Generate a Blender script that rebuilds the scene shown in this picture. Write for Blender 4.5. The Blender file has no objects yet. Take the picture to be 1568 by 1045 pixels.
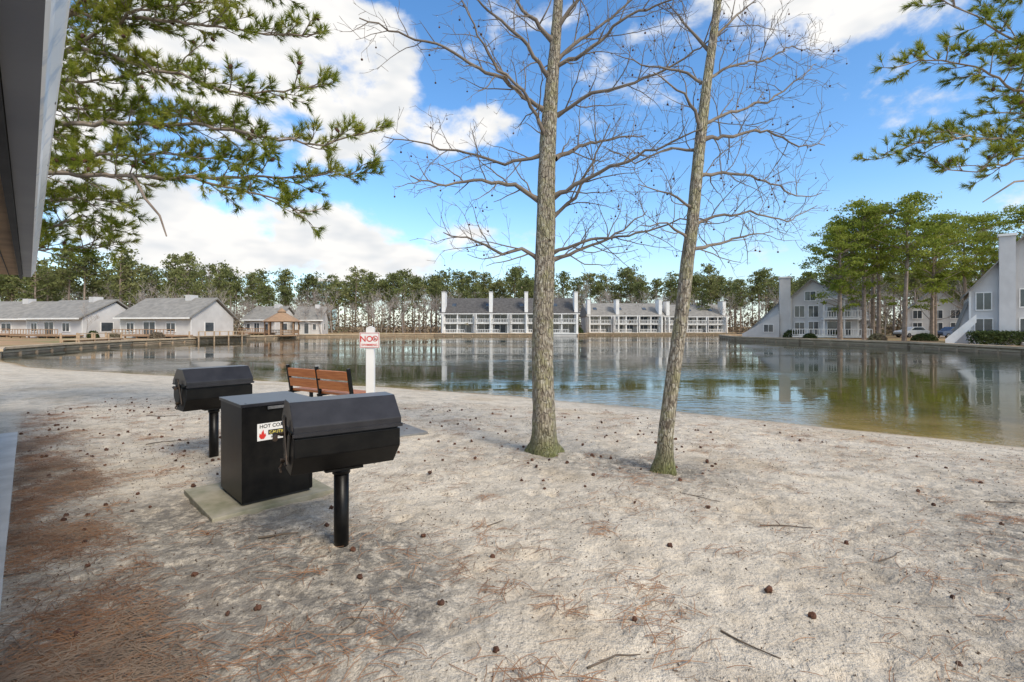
import bpy, bmesh, math, random
import numpy as np
from mathutils import Vector, Matrix, Euler
random.seed(11)
rng = np.random.default_rng(11)
scene = bpy.context.scene
COL = scene.collection

# ------------------------------------------------------------------ materials
def new_mat(name):
    m = bpy.data.materials.new(name); m.use_nodes = True
    nt = m.node_tree
    for n in list(nt.nodes): nt.nodes.remove(n)
    out = nt.nodes.new('ShaderNodeOutputMaterial')
    b = nt.nodes.new('ShaderNodeBsdfPrincipled')
    nt.links.new(b.outputs[0], out.inputs[0])
    return m, nt, b

def N(nt, t, **kw):
    n = nt.nodes.new(t)
    for k, v in kw.items(): setattr(n, k, v)
    return n

def ramp(nt, src, stops):
    r = nt.nodes.new('ShaderNodeValToRGB')
    el = r.color_ramp.elements
    while len(el) < len(stops): el.new(0.5)
    for e, (p, c) in zip(el, stops):
        e.position = p; e.color = (c[0], c[1], c[2], 1) if hasattr(c, '__len__') else (c, c, c, 1)
    nt.links.new(src, r.inputs[0])
    return r.outputs[0]

def mixc(nt, fac, a, b, mode='MIX'):
    m = nt.nodes.new('ShaderNodeMix'); m.data_type = 'RGBA'; m.blend_type = mode
    for s, v in ((m.inputs[0], fac), (m.inputs[6], a), (m.inputs[7], b)):
        if isinstance(v, (int, float)): s.default_value = v
        elif isinstance(v, tuple): s.default_value = (v[0], v[1], v[2], 1)
        else: nt.links.new(v, s)
    return m.outputs[2]

def math_(nt, op, a, b=None, c=None, clamp=False):
    m = nt.nodes.new('ShaderNodeMath'); m.operation = op; m.use_clamp = clamp
    for i, v in enumerate((a, b, c)):
        if v is None: continue
        if isinstance(v, (int, float)): m.inputs[i].default_value = v
        else: nt.links.new(v, m.inputs[i])
    return m.outputs[0]

def noise_(nt, vec, scale, detail=4, rough=0.55, dist=0.0):
    n = nt.nodes.new('ShaderNodeTexNoise')
    n.inputs['Scale'].default_value = scale; n.inputs['Detail'].default_value = detail
    n.inputs['Roughness'].default_value = rough; n.inputs['Distortion'].default_value = dist
    if vec is not None: nt.links.new(vec, n.inputs['Vector'])
    return n.outputs[0]

def mapping(nt, vec, scale):
    m = nt.nodes.new('ShaderNodeMapping'); m.inputs['Scale'].default_value = scale
    nt.links.new(vec, m.inputs['Vector']); return m.outputs[0]

def bump_(nt, h, strength, dist, normal=None):
    b = nt.nodes.new('ShaderNodeBump'); b.inputs['Strength'].default_value = strength
    b.inputs['Distance'].default_value = dist
    nt.links.new(h, b.inputs['Height'])
    if normal is not None: nt.links.new(normal, b.inputs['Normal'])
    return b.outputs[0]

def simple(name, c1, c2=None, scale=3.0, rough=0.7, metal=0.0, bump=0.0, bscale=30, bdist=0.01, stretch=(1,1,1), spec=0.5, lo=0.35, hi=0.65, detail=3):
    m, nt, b = new_mat(name)
    tc = N(nt, 'ShaderNodeTexCoord').outputs['Object']
    v = mapping(nt, tc, stretch)
    if c2 is None: c2 = tuple(x*0.8 for x in c1)
    n = noise_(nt, v, scale, detail, 0.6)
    col = ramp(nt, n, [(lo, c1), (hi, c2)])
    nt.links.new(col, b.inputs['Base Color'])
    b.inputs['Roughness'].default_value = rough
    b.inputs['Metallic'].default_value = metal
    b.inputs['Specular IOR Level'].default_value = spec
    if bump > 0:
        n2 = noise_(nt, v, bscale, 3, 0.6)
        nt.links.new(bump_(nt, n2, bump, bdist), b.inputs['Normal'])
    return m

def leafmat(name, c1, c2, c3, scale=0.8, rough=0.6, transl=0.25):
    m, nt, b = new_mat(name)
    tc = N(nt, 'ShaderNodeTexCoord').outputs['Object']
    n1 = noise_(nt, tc, scale, 2, 0.6)
    n2 = noise_(nt, tc, scale*9, 1, 0.6)
    f = math_(nt, 'ADD', math_(nt, 'MULTIPLY', n1, 0.6), math_(nt, 'MULTIPLY', n2, 0.4))
    col = ramp(nt, f, [(0.36, c1), (0.5, c2), (0.64, c3)])
    nt.links.new(col, b.inputs['Base Color'])
    b.inputs['Roughness'].default_value = rough
    b.inputs['Specular IOR Level'].default_value = 0.10
    if transl > 0:
        t = N(nt, 'ShaderNodeBsdfTranslucent'); nt.links.new(col, t.inputs[0])
        mx = N(nt, 'ShaderNodeMixShader'); mx.inputs[0].default_value = transl
        nt.links.new(b.outputs[0], mx.inputs[1]); nt.links.new(t.outputs[0], mx.inputs[2])
        out = [n for n in nt.nodes if n.type == 'OUTPUT_MATERIAL'][0]
        nt.links.new(mx.outputs[0], out.inputs[0])
    return m

M = {}
M['white'] = simple('white_paint', (0.84,0.83,0.81), (0.74,0.73,0.71), 1.2, 0.6)
M['siding'] = simple('grey_siding', (0.60,0.59,0.585), (0.52,0.51,0.505), 0.7, 0.75)
M['siding2'] = simple('pale_siding', (0.60,0.58,0.555), (0.50,0.48,0.46), 0.6, 0.75)
M['roof_dark'] = simple('dark_shingles', (0.065,0.060,0.058), (0.115,0.11,0.105), 2.0, 0.9, bump=0.3)
M['roof_grey'] = simple('grey_shingles', (0.20,0.19,0.175), (0.28,0.265,0.24), 1.5, 0.9, bump=0.3)
M['glass'] = simple('window_glass', (0.03,0.04,0.05), (0.09,0.10,0.11), 0.5, 0.08, spec=0.8)
M['deckwood'] = simple('weathered_wood', (0.40,0.25,0.15), (0.27,0.175,0.105), 4, 0.85, stretch=(0.5,0.5,3))
M['bulkwood'] = simple('bulkhead_timber', (0.34,0.235,0.15), (0.46,0.34,0.225), 1.3, 0.9, stretch=(1,1,4), bump=0.4, bscale=8)
M['capwood'] = simple('bulkhead_cap', (0.58,0.44,0.29), (0.44,0.33,0.21), 1.0, 0.85)
M['benchwood'] = simple('orange_stained_wood', (0.56,0.20,0.06), (0.42,0.13,0.035), 3, 0.5, stretch=(1,12,12), bump=0.15)
M['black'] = simple('black_grill_paint', (0.003,0.003,0.0035), (0.009,0.0085,0.008), 9, 0.36, bump=0.08, bscale=60, bdist=0.003, spec=.22)
M['blacktop'] = simple('faded_black_sky_tint', (0.012,0.012,0.016), (0.024,0.024,0.030), 6, 0.30, bump=0.05, bscale=40, bdist=0.003, spec=0.5)  # faded lid paint, with bluish sky reflection tinted into its base colour
M['rust'] = simple('rusty_steel', (0.07,0.045,0.03), (0.025,0.022,0.02), 25, 0.6, 0.4)
M['steel'] = simple('steel', (0.35,0.35,0.36), (0.2,0.2,0.2), 20, 0.35, 0.8)
M['concrete'] = simple('concrete', (0.40,0.36,0.28), (0.22,0.215,0.14), 3.5, 0.9, bump=0.3, bscale=50, bdist=0.004)
M['slab'] = simple('pale_concrete', (0.66,0.65,0.62), (0.50,0.49,0.46), 2.5, 0.9, bump=0.3, bscale=50, bdist=0.004)
M['pad'] = simple('grey_stone_pad', (0.15,0.15,0.15), (0.22,0.22,0.215), 4, 0.85)
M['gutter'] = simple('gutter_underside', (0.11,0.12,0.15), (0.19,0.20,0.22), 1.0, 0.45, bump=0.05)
M['gutterlip'] = simple('gutter_face', (0.90,0.91,0.93), (0.55,0.63,0.76), 9, 0.28, lo=0.54, hi=0.68)  # white face; blue reflection spots are mixed into the colour by noise
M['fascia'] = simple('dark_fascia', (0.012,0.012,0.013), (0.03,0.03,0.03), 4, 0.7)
M['soffit'] = simple('stained_soffit_wood', (0.42,0.25,0.12), (0.26,0.15,0.07), 3, 0.7)
M['red'] = simple('sign_red', (0.65,0.03,0.02), (0.6,0.03,0.02), 3, 0.5)
M['signblack'] = simple('sign_black', (0.02,0.02,0.02), (0.03,0.03,0.03), 3, 0.5)
M['yellow'] = simple('sign_yellow', (0.75,0.62,0.12), (0.7,0.58,0.12), 3, 0.5)
M['tealwall'] = simple('teal_cladding', (0.35,0.52,0.52), (0.45,0.58,0.58), 0.05, 0.5)
M['tire'] = simple('tire_rubber', (0.02,0.02,0.02), (0.03,0.03,0.03), 8, 0.8)
M['carpaint'] = simple('car_paint_white', (0.6,0.61,0.62), (0.55,0.56,0.57), 1, 0.25)
M['carblue'] = simple('car_paint_blue', (0.08,0.12,0.2), (0.07,0.1,0.18), 1, 0.25)
M['needle_dry'] = simple('dry_pine_needles', (0.38,0.20,0.10), (0.19,0.10,0.055), 2.2, 0.8)
M['straw'] = simple('old_pine_straw', (0.17,0.12,0.085), (0.33,0.235,0.16), 3, 0.85)
M['cone'] = simple('seed_pod_brown', (0.05,0.025,0.016), (0.12,0.052,0.03), 14, 0.9)
M['stick'] = simple('fallen_stick', (0.16,0.12,0.09), (0.10,0.08,0.06), 12, 0.9)
M['speck'] = simple('bark_flakes', (0.06,0.043,0.03), (0.15,0.105,0.075), 9, 0.9)
M['twig'] = simple('twig_bark', (0.23,0.19,0.15), (0.13,0.105,0.085), 4, 0.85)
M['pinebark'] = simple('pine_bark', (0.19,0.145,0.115), (0.33,0.265,0.215), 3, 0.9, bump=0.5, bscale=10, bdist=0.03)
M['farbark'] = simple('grey_bare_wood', (0.27,0.235,0.21), (0.40,0.355,0.32), 0.2, 0.9)
M['needle'] = leafmat('pine_needles_green', (0.13,0.17,0.018), (0.27,0.31,0.045), (0.44,0.42,0.09), 1.3, transl=.45)
M['midpine'] = leafmat('pine_foliage', (0.11,0.155,0.02), (0.23,0.28,0.045), (0.37,0.39,0.085), 0.35, transl=.40)
M['farpine'] = leafmat('distant_pine_foliage', (0.105,0.125,0.045), (0.175,0.195,0.07), (0.26,0.26,0.11), 0.08, transl=.3)
M['brush'] = leafmat('dry_understory', (0.13,0.10,0.075), (0.20,0.16,0.115), (0.135,0.135,0.07), 0.1, transl=0)
M['hedge'] = leafmat('hedge_leaves', (0.03,0.05,0.018), (0.06,0.085,0.028), (0.09,0.11,0.04), 1.5)

def bark_mat(name, moss):
    m, nt, b = new_mat(name)
    tc = N(nt, 'ShaderNodeTexCoord').outputs['Object']
    v = mapping(nt, tc, (1, 1, 0.35))
    vv = mapping(nt, tc, (1, 1, 0.22))
    n1 = noise_(nt, v, 28, 5, 0.68, 0.4)
    n2 = noise_(nt, tc, 5.5, 4, 0.65)
    n3 = noise_(nt, tc, 17, 4, 0.7)
    vo = N(nt, 'ShaderNodeTexVoronoi', feature='DISTANCE_TO_EDGE'); vo.inputs['Scale'].default_value = 34
    nt.links.new(vv, vo.inputs['Vector'])
    base = ramp(nt, n1, [(0.34, (0.11,0.085,0.06)), (0.5, (0.30,0.255,0.195)), (0.66, (0.47,0.415,0.33))])
    lich = ramp(nt, n2, [(0.46, 0.0), (0.60, 1.0)])
    c = mixc(nt, math_(nt, 'MULTIPLY', lich, 0.55), base, (0.34,0.33,0.16))
    pale = ramp(nt, n3, [(0.54, 0.0), (0.60, 1.0)])
    c = mixc(nt, math_(nt, 'MULTIPLY', pale, 0.55), c, (0.60,0.57,0.48))
    crack = ramp(nt, vo.outputs['Distance'], [(0.0, 1.0), (0.10, 0.0)])
    c = mixc(nt, math_(nt, 'MULTIPLY', crack, 0.6), c, (0.08,0.06,0.045))
    sep = N(nt, 'ShaderNodeSeparateXYZ'); nt.links.new(tc, sep.inputs[0])
    mr = N(nt, 'ShaderNodeMapRange'); nt.links.new(sep.outputs[2], mr.inputs[0])
    mr.inputs[1].default_value = 0.0; mr.inputs[2].default_value = 0.40; mr.inputs[3].default_value = moss; mr.inputs[4].default_value = 0.0
    c = mixc(nt, math_(nt,'MULTIPLY', mr.outputs[0], n1), c, (0.12,0.14,0.03))
    nt.links.new(c, b.inputs['Base Color']); b.inputs['Roughness'].default_value = 0.9
    h = math_(nt, 'ADD', n1, math_(nt, 'MULTIPLY', crack, -0.5))
    nt.links.new(bump_(nt, h, 1.0, 0.025), b.inputs['Normal'])
    return m
M['bark'] = bark_mat('lichen_bark', 1.5)

# ------------------------------------------------------------------ mesh helpers
def build_mesh(name, chunks, mats, smooth=False, parent=None, attrs=None):
    Vs, ls, tot, starts, mi = [], [], [], [], []
    off = 0; lo = 0
    for V, F, m in chunks:
        if len(V) == 0 or len(F) == 0: continue
        V = np.asarray(V, dtype=np.float32); F = np.asarray(F, dtype=np.int32)
        Vs.append(V); ls.append((F+off).ravel()); k = F.shape[1]
        tot.append(np.full(len(F), k, np.int32)); starts.append(lo+np.arange(len(F), dtype=np.int32)*k)
        mi.append(np.full(len(F), m, np.int32)); off += len(V); lo += F.size
    V = np.concatenate(Vs); L = np.concatenate(ls); T = np.concatenate(tot); S = np.concatenate(starts); MI = np.concatenate(mi)
    me = bpy.data.meshes.new(name)
    me.vertices.add(len(V)); me.vertices.foreach_set('co', V.ravel())
    me.loops.add(len(L)); me.loops.foreach_set('vertex_index', L)
    me.polygons.add(len(T)); me.polygons.foreach_set('loop_start', S); me.polygons.foreach_set('loop_total', T)
    me.polygons.foreach_set('material_index', MI)
    me.polygons.foreach_set('use_smooth', np.full(len(T), smooth))
    me.update(calc_edges=True); me.validate()
    for m in mats: me.materials.append(m)
    if attrs:
        for k, a in attrs.items():
            at = me.attributes.new(k, 'FLOAT', 'POINT'); at.data.foreach_set('value', np.asarray(a, dtype=np.float32))
    o = bpy.data.objects.new(name, me); COL.objects.link(o)
    if parent: o.parent = parent
    return o

class Tubes:
    def __init__(s): s.V = []; s.F = []; s.n = 0
    def add(s, pts, rad, n=6, jit=0.0):
        pts = [Vector(p) for p in pts]; k = len(pts)
        up = Vector((0.31, 0.2, 0.93))
        prev = None
        for i, p in enumerate(pts):
            d = (pts[min(i+1, k-1)] - pts[max(i-1, 0)])
            if d.length < 1e-9: d = Vector((0,0,1))
            d.normalize()
            if prev is None:
                a = d.cross(up)
                if a.length < 0.1: a = d.cross(Vector((1,0,0)))
            else:
                a = prev - d*prev.dot(d)
                if a.length < 1e-4: a = d.cross(up)
            a.normalize(); prev = a
            b = d.cross(a)
            for j in range(n):
                t = 2*math.pi*j/n; r = rad[i]*(1+random.uniform(-jit, jit))
                q = p + a*(math.cos(t)*r) + b*(math.sin(t)*r)
                s.V.append((q.x, q.y, q.z))
        for i in range(k-1):
            for j in range(n):
                j2 = (j+1) % n
                s.F.append((s.n+i*n+j, s.n+i*n+j2, s.n+(i+1)*n+j2, s.n+(i+1)*n+j))
        s.n += k*n
    def chunk(s, m=0): return (np.array(s.V).reshape(-1,3), np.array(s.F).reshape(-1,4), m)

class Thing:
    def __init__(s, name, loc=(0,0,0), rot=0.0):
        s.e = bpy.data.objects.new(name, None); COL.objects.link(s.e)
        s.e.location = loc; s.e.rotation_euler = (0,0,rot); s.e.empty_display_size = 0.2
        s.c = {}
    def add(s, cat, V, F):
        c = s.c.setdefault(cat, ([], [])); o = len(c[0]); c[0].extend(V); c[1].extend([tuple(i+o for i in f) for f in F])
    def box(s, cat, x0, x1, y0, y1, z0, z1):
        V = [(x0,y0,z0),(x1,y0,z0),(x1,y1,z0),(x0,y1,z0),(x0,y0,z1),(x1,y0,z1),(x1,y1,z1),(x0,y1,z1)]
        s.add(cat, V, [(0,3,2,1),(4,5,6,7),(0,1,5,4),(1,2,6,5),(2,3,7,6),(3,0,4,7)])
    def obox(s, cat, c, size, rot=(0,0,0)):
        R = Euler(rot).to_matrix(); V = []
        for z in (-.5,.5):
            for x, y in ((-.5,-.5),(.5,-.5),(.5,.5),(-.5,.5)):
                V.append(tuple(Vector(c) + R @ Vector((x*size[0], y*size[1], z*size[2]))))
        s.add(cat, V, [(0,3,2,1),(4,5,6,7),(0,1,5,4),(1,2,6,5),(2,3,7,6),(3,0,4,7)])
    def prism(s, cat, poly, y0, y1):
        n = len(poly); V = [(x,y0,z) for x,z in poly] + [(x,y1,z) for x,z in poly]
        F = [tuple(range(n)), tuple(range(2*n-1, n-1, -1))] + [(i,(i+1)%n,(i+1)%n+n,i+n)[::-1] for i in range(n)]
        s.add(cat, V, F)
    def prismx(s, cat, poly, x0, x1):
        n = len(poly); V = [(x0,y,z) for y,z in poly] + [(x1,y,z) for y,z in poly]
        F = [tuple(range(n)), tuple(range(2*n-1, n-1, -1))] + [(i,(i+1)%n,(i+1)%n+n,i+n)[::-1] for i in range(n)]
        s.add(cat, V, F)
    def tube(s, cat, pts, r, n=10):
        T = Tubes(); rad = [r]*len(pts) if not hasattr(r, '__len__') else r
        T.add(pts, rad, n)
        F = list(T.F); k = len(pts)
        F.append(tuple(range(n))); F.append(tuple((k-1)*n+j for j in range(n)))
        s.add(cat, T.V, F)
    def finish(s, mats, bevel=None, smooth=()):
        bevel = bevel or {}
        for cat, (V, F) in s.c.items():
            me = bpy.data.meshes.new(cat); bm = bmesh.new()
            vs = [bm.verts.new(v) for v in V]
            for f in F:
                try: bm.faces.new([vs[i] for i in f])
                except ValueError: pass
            bmesh.ops.recalc_face_normals(bm, faces=bm.faces)
            if cat in bevel:
                bmesh.ops.bevel(bm, geom=list(bm.edges), offset=bevel[cat], segments=2, affect='EDGES', profile=0.6, clamp_overlap=True)
            bm.to_mesh(me); bm.free()
            if cat in smooth:
                for p in me.polygons: p.use_smooth = True
            me.materials.append(M[mats.get(cat, cat)])
            o = bpy.data.objects.new(cat, me); COL.objects.link(o); o.parent = s.e
        return s.e

def smooth01(t): t = np.clip(t, 0, 1); return t*t*(3-2*t)

_perm = rng.random((64, 64))
def vnoise(x, y, sc):
    u = x*sc; v = y*sc; iu = np.floor(u).astype(int); iv = np.floor(v).astype(int); fu = u-iu; fv = v-iv
    fu = fu*fu*(3-2*fu); fv = fv*fv*(3-2*fv)
    g = lambda a, b: _perm[a % 64, b % 64]
    return (g(iu,iv)*(1-fu)+g(iu+1,iv)*fu)*(1-fv) + (g(iu,iv+1)*(1-fu)+g(iu+1,iv+1)*fu)*fv
def fbm(x, y, sc, o=4):
    s = 0; a = 1; t = 0
    for i in range(o): s = s + a*vnoise(x+17.3*i, y-9.1*i, sc*2**i); t += a; a *= 0.5
    return s/t

# ------------------------------------------------------------------ pond outline (metres)
beach = [(24,3.5),(14,4.8),(10.5,6.4),(8.4,8.0),(7.3,8.8),(5.7,10.1),(3.4,11.6),(1.0,13.2),(-1.65,14.5),(-3.9,15.7),(-9.8,18),(-14.2,19.7),(-18.1,21.1),(-24,24),(-32,30)]
bulk = [(-32,30),(-35,33),(-38,41),(-40.2,51),(-40,61),(-38.2,72),(-36,84),(-26,91),(-15.5,96.5),(14.6,97.3),(16.2,104),(49,105),(48,92),(34.5,80),(31.5,68),(34,57),(37,45),(35.6,33.6),(34,20),(32,11),(24,3.5)]
poly = np.array(beach[:-1] + bulk[:-1]); nb = len(beach)-1
WL = -0.40
def pond_sd(x, y):
    x = np.asarray(x, float); y = np.asarray(y, float)
    best = np.full(x.shape, 1e9); kb = np.zeros(x.shape, bool); ins = np.zeros(x.shape, bool)
    n = len(poly)
    for i in range(n):
        ax, ay = poly[i]; bx, by = poly[(i+1) % n]
        dx, dy = bx-ax, by-ay
        t = np.clip(((x-ax)*dx+(y-ay)*dy)/(dx*dx+dy*dy), 0, 1)
        d = np.hypot(x-ax-t*dx, y-ay-t*dy)
        m = d < best; best = np.where(m, d, best); kb = np.where(m, i < nb, kb)
        c = ((ay > y) != (by > y)) & (x < (bx-ax)*(y-ay)/(by-ay+1e-12)+ax)
        ins ^= c
    return np.where(ins, -best, best), kb

def terrain(x, y):
    sd, kb = pond_sd(x, y)
    wob = (fbm(x, y, 0.35, 3)-0.5)*0.5
    sb = sd + wob
    zb = np.where(sb > 0, WL + 0.40*smooth01(0.5*np.clip(sb/6.5,0,1)+0.5)*2-0.40, WL + sb*0.13)
    zb = np.maximum(zb, -1.7)
    zk = np.where(sd > 5, 0.0, np.where(sd > 2.5, -1.7+1.7*(sd-2.5)/2.5, -1.7))
    z = np.where(kb, zb, zk)
    near = smooth01((26-np.hypot(x, y))/8)*smooth01((sd-0.3)/2)
    z = z + near*kb*((fbm(x, y, 0.9, 3)-0.5)*0.06 + (fbm(x+40, y, 4.0, 3)-0.5)*0.036)
    return z, sd, kb

def axis(lo, hi, flo, fhi, step, g):
    a = list(np.arange(flo, fhi+1e-6, step)); s = step
    while a[-1] < hi: s *= g; a.append(a[-1]+s)
    b = [flo]; s = step
    while b[-1] > lo: s *= g; b.append(b[-1]-s)
    return np.array(sorted(b[1:])+a)
xs = axis(-900, 900, -6.5, 7.0, 0.04, 1.035)
ys = axis(-60, 1200, 1.3, 8.0, 0.04, 1.035)
X, Y = np.meshgrid(xs, ys)
Z, SD, KB = terrain(X, Y)
# footprints and scuffs in the sand
for i in range(2200):
    r = random.uniform(0.035, 0.10); cx = random.uniform(-6, 8); cy = 1.4+9.6*random.random()**1.3
    i0, i1 = np.searchsorted(xs, [cx-3*r, cx+3*r]); j0, j1 = np.searchsorted(ys, [cy-3*r, cy+3*r])
    if i1 <= i0 or j1 <= j0: continue
    sub = np.s_[j0:j1, i0:i1]
    th = random.uniform(0, 3.14); ct, st_ = math.cos(th), math.sin(th); dx = X[sub]-cx; dy = Y[sub]-cy
    u = (dx*ct+dy*st_)/r; v = (-dx*st_+dy*ct)/(r*0.6)
    q = np.exp(-(u*u+v*v)**1.5)
    ring = np.exp(-((np.sqrt(u*u+v*v)-1.6)/0.45)**2)
    k = r/0.08
    Z[sub] += np.where(SD[sub] > 0.5, (-0.017*q + 0.006*ring)*k, 0)
nx, ny = len(xs), len(ys)
idx = np.arange(nx*ny).reshape(ny, nx)
F = np.stack([idx[:-1,:-1], idx[:-1,1:], idx[1:,1:], idx[1:,:-1]], -1).reshape(-1,4)
land = 1 - smooth01((24-np.hypot(X*0.8, Y))/4)*1.0
land = np.where(KB & (SD < 9) & (X > -33), np.minimum(land, smooth01((SD-5)/4)), land)
wet = np.where(KB, np.exp(-np.clip(SD+ (fbm(X,Y,0.35,3)-0.5)*0.5, -1, 50)/0.22), 0)
eave = X+Y
fb = fbm(X, Y, 1.1, 4)
dirt = smooth01((1.7-eave)/1.9 + (fb-0.5)*2.4)*smooth01((8-Y)/4)
straw = smooth01((0.35-eave)/0.8 + (fb-0.5)*3.4)*smooth01((8-Y)/3)
grey_patch = np.zeros_like(X)  # dirty grey at grill and tree bases, grey patch before the slab
for cx, cy, r, s in [(-1.2,3.45,0.6,1.1),(-3.65,5.9,0.5,.8),(0.4,6.1,1.0,.75),(1.7,5.35,0.9,.8),(-2.3,3.7,0.8,1.0),(-0.75,3.0,0.6,.9),(3.4,3.2,1.3,.6),(2.6,2.4,.8,.4),(-0.7,2.6,.5,.8),(6,5,1.6,.55),(-2.9,4.2,.6,.9),(-1.6,3.0,.7,.7),(-2.2,2.0,.9,1.1),(-1.6,2.4,.6,.7),(4.6,4.0,1.2,.5),(0.6,4.3,.7,.35),(7.5,6.2,1.2,.45)]:
    grey_patch += s*np.exp(-(((X-cx)/r)**2+((Y-cy)/(r*0.7))**2))*(0.45+1.1*fb)
grey_patch = np.clip(grey_patch, 0, 1)

def ground_mat():
    m, nt, b = new_mat('sand_and_soil')
    tc = N(nt, 'ShaderNodeTexCoord').outputs['Object']
    def at(n):
        a = N(nt, 'ShaderNodeAttribute'); a.attribute_name = n; return a.outputs['Fac']
    n_big = noise_(nt, tc, 0.55, 3, 0.6)
    n_mid = noise_(nt, tc, 4.2, 5, 0.68)
    n_f = noise_(nt, tc, 46, 3, 0.7)
    n_g = noise_(nt, tc, 230, 1, 0.6)
    base = ramp(nt, n_big, [(0.33, (0.63,0.545,0.430)), (0.5, (0.69,0.612,0.50)), (0.68, (0.59,0.49,0.365))])
    mid = ramp(nt, n_mid, [(0.34, 0.70), (0.5, 0.97), (0.66, 1.06)])
    c = mixc(nt, 1.0, base, mid, 'MULTIPLY')
    fine = ramp(nt, n_f, [(0.30, 0.38), (0.41, 0.92), (0.6, 1.05)])
    c = mixc(nt, 0.9, c, fine, 'MULTIPLY')
    gr = ramp(nt, n_g, [(0.3, 0.60), (0.5, 1.0), (0.7, 1.15)])
    c = mixc(nt, 0.85, c, gr, 'MULTIPLY')
    brk = ramp(nt, noise_(nt, tc, 9, 5, 0.78), [(0.38, 0.10), (0.56, 1.0)])
    film = ramp(nt, noise_(nt, tc, 1.5, 5, 0.74, 0.4), [(0.50, 0.0), (0.66, 1.0)])
    c = mixc(nt, math_(nt, 'MULTIPLY', math_(nt,'MULTIPLY', film, brk), 0.55), c, (0.30,0.265,0.22))
    c = mixc(nt, math_(nt, 'MULTIPLY', math_(nt, 'MULTIPLY', at('grey_patch'), brk), 0.88, clamp=True), c, (0.15,0.14,0.125))
    c = mixc(nt, math_(nt, 'MULTIPLY', math_(nt, 'MULTIPLY', at('dirt'), brk), 0.72), c, (0.26,0.23,0.195))
    sn = ramp(nt, noise_(nt, tc, 30, 4, 0.8, 1.5), [(0.38, (0.13,0.095,0.07)), (0.5, (0.34,0.26,0.19)), (0.62, (0.56,0.46,0.36))])
    c = mixc(nt, math_(nt, 'MULTIPLY', math_(nt, 'MULTIPLY', at('straw'), brk), 0.7), c, sn)
    c = mixc(nt, math_(nt, 'MULTIPLY', at('wet'), 0.75, clamp=True), c, (0.30,0.21,0.115))
    ln = noise_(nt, tc, 0.12, 6, 0.7)
    lc = ramp(nt, ln, [(0.36, (0.44,0.29,0.17)), (0.5, (0.37,0.24,0.14)), (0.6, (0.23,0.22,0.10)), (0.7, (0.45,0.33,0.21))])
    c = mixc(nt, at('land'), c, lc)
    nt.links.new(c, b.inputs['Base Color'])
    b.inputs['Roughness'].default_value = 0.95; b.inputs['Specular IOR Level'].default_value = 0.1
    hh = math_(nt,'ADD', math_(nt,'MULTIPLY', noise_(nt, tc, 12, 4, 0.72), .045), math_(nt,'MULTIPLY', n_f, .008))
    nt.links.new(bump_(nt, hh, 0.85, 1.0), b.inputs['Normal'])
    return m
M['ground'] = ground_mat()
build_mesh('ground', [(np.stack([X,Y,Z],-1).reshape(-1,3), F, 0)], [M['ground']], True,
           attrs=dict(land=land.ravel(), wet=wet.ravel(), dirt=dirt.ravel(), straw=straw.ravel(), grey_patch=grey_patch.ravel()))

def zg(x, y):
    z, _, _ = terrain(np.array([x], float), np.array([y], float)); return float(z[0])

# ------------------------------------------------------------------ water
wx = axis(-62, 64, -12, 14, 0.4, 1.06); wy = axis(-1, 122, 3, 24, 0.4, 1.06)
WX, WY = np.meshgrid(wx, wy); wsd, wkb = pond_sd(WX, WY)
a1 = smooth01((WX+2)/9)*3.2+0.5
shallow = np.where(wkb, np.exp(np.minimum(wsd, 0)/a1), 0)
green = np.exp(-(((WX-13)/9)**2+((WY-15)/9)**2))
wi = np.arange(WX.size).reshape(WX.shape)
WF = np.stack([wi[:-1,:-1], wi[:-1,1:], wi[1:,1:], wi[1:,:-1]], -1).reshape(-1,4)
m, nt, b = new_mat('pond_water')
tc = N(nt, 'ShaderNodeTexCoord').outputs['Object']
a = N(nt, 'ShaderNodeAttribute'); a.attribute_name = 'shallow'
a2 = N(nt, 'ShaderNodeAttribute'); a2.attribute_name = 'green'
c = mixc(nt, a2.outputs['Fac'], (0.018,0.025,0.015), (0.060,0.066,0.010))
bedn = ramp(nt, noise_(nt, tc, 0.9, 4, 0.65), [(0.35, (0.20,0.145,0.045)), (0.6, (0.33,0.235,0.10))])
c = mixc(nt, a.outputs['Fac'], c, bedn)
nt.links.new(c, b.inputs['Base Color'])
b.inputs['Roughness'].default_value = 0.015; b.inputs['IOR'].default_value = 1.33
w1 = noise_(nt, mapping(nt, tc, (1.0,1.6,1)), 3.0, 3, 0.6, 0.4)
w2 = noise_(nt, mapping(nt, tc, (1.0,1.7,1)), 0.8, 2, 0.55, 0.3)
calm = ramp(nt, noise_(nt, mapping(nt, tc, (0.5,1.5,1)), 0.09, 2, 0.5), [(0.44, 0.07), (0.62, 0.9)])
hh = math_(nt, 'MULTIPLY', math_(nt, 'ADD', math_(nt, 'MULTIPLY', w1, 0.5), w2), calm)
nt.links.new(bump_(nt, hh, 0.22, 0.14), b.inputs['Normal'])
build_mesh('pond_water', [(np.stack([WX,WY,np.full_like(WX,WL)],-1).reshape(-1,3), WF, 0)], [m], True,
           attrs=dict(shallow=shallow.ravel(), green=green.ravel()))

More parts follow.
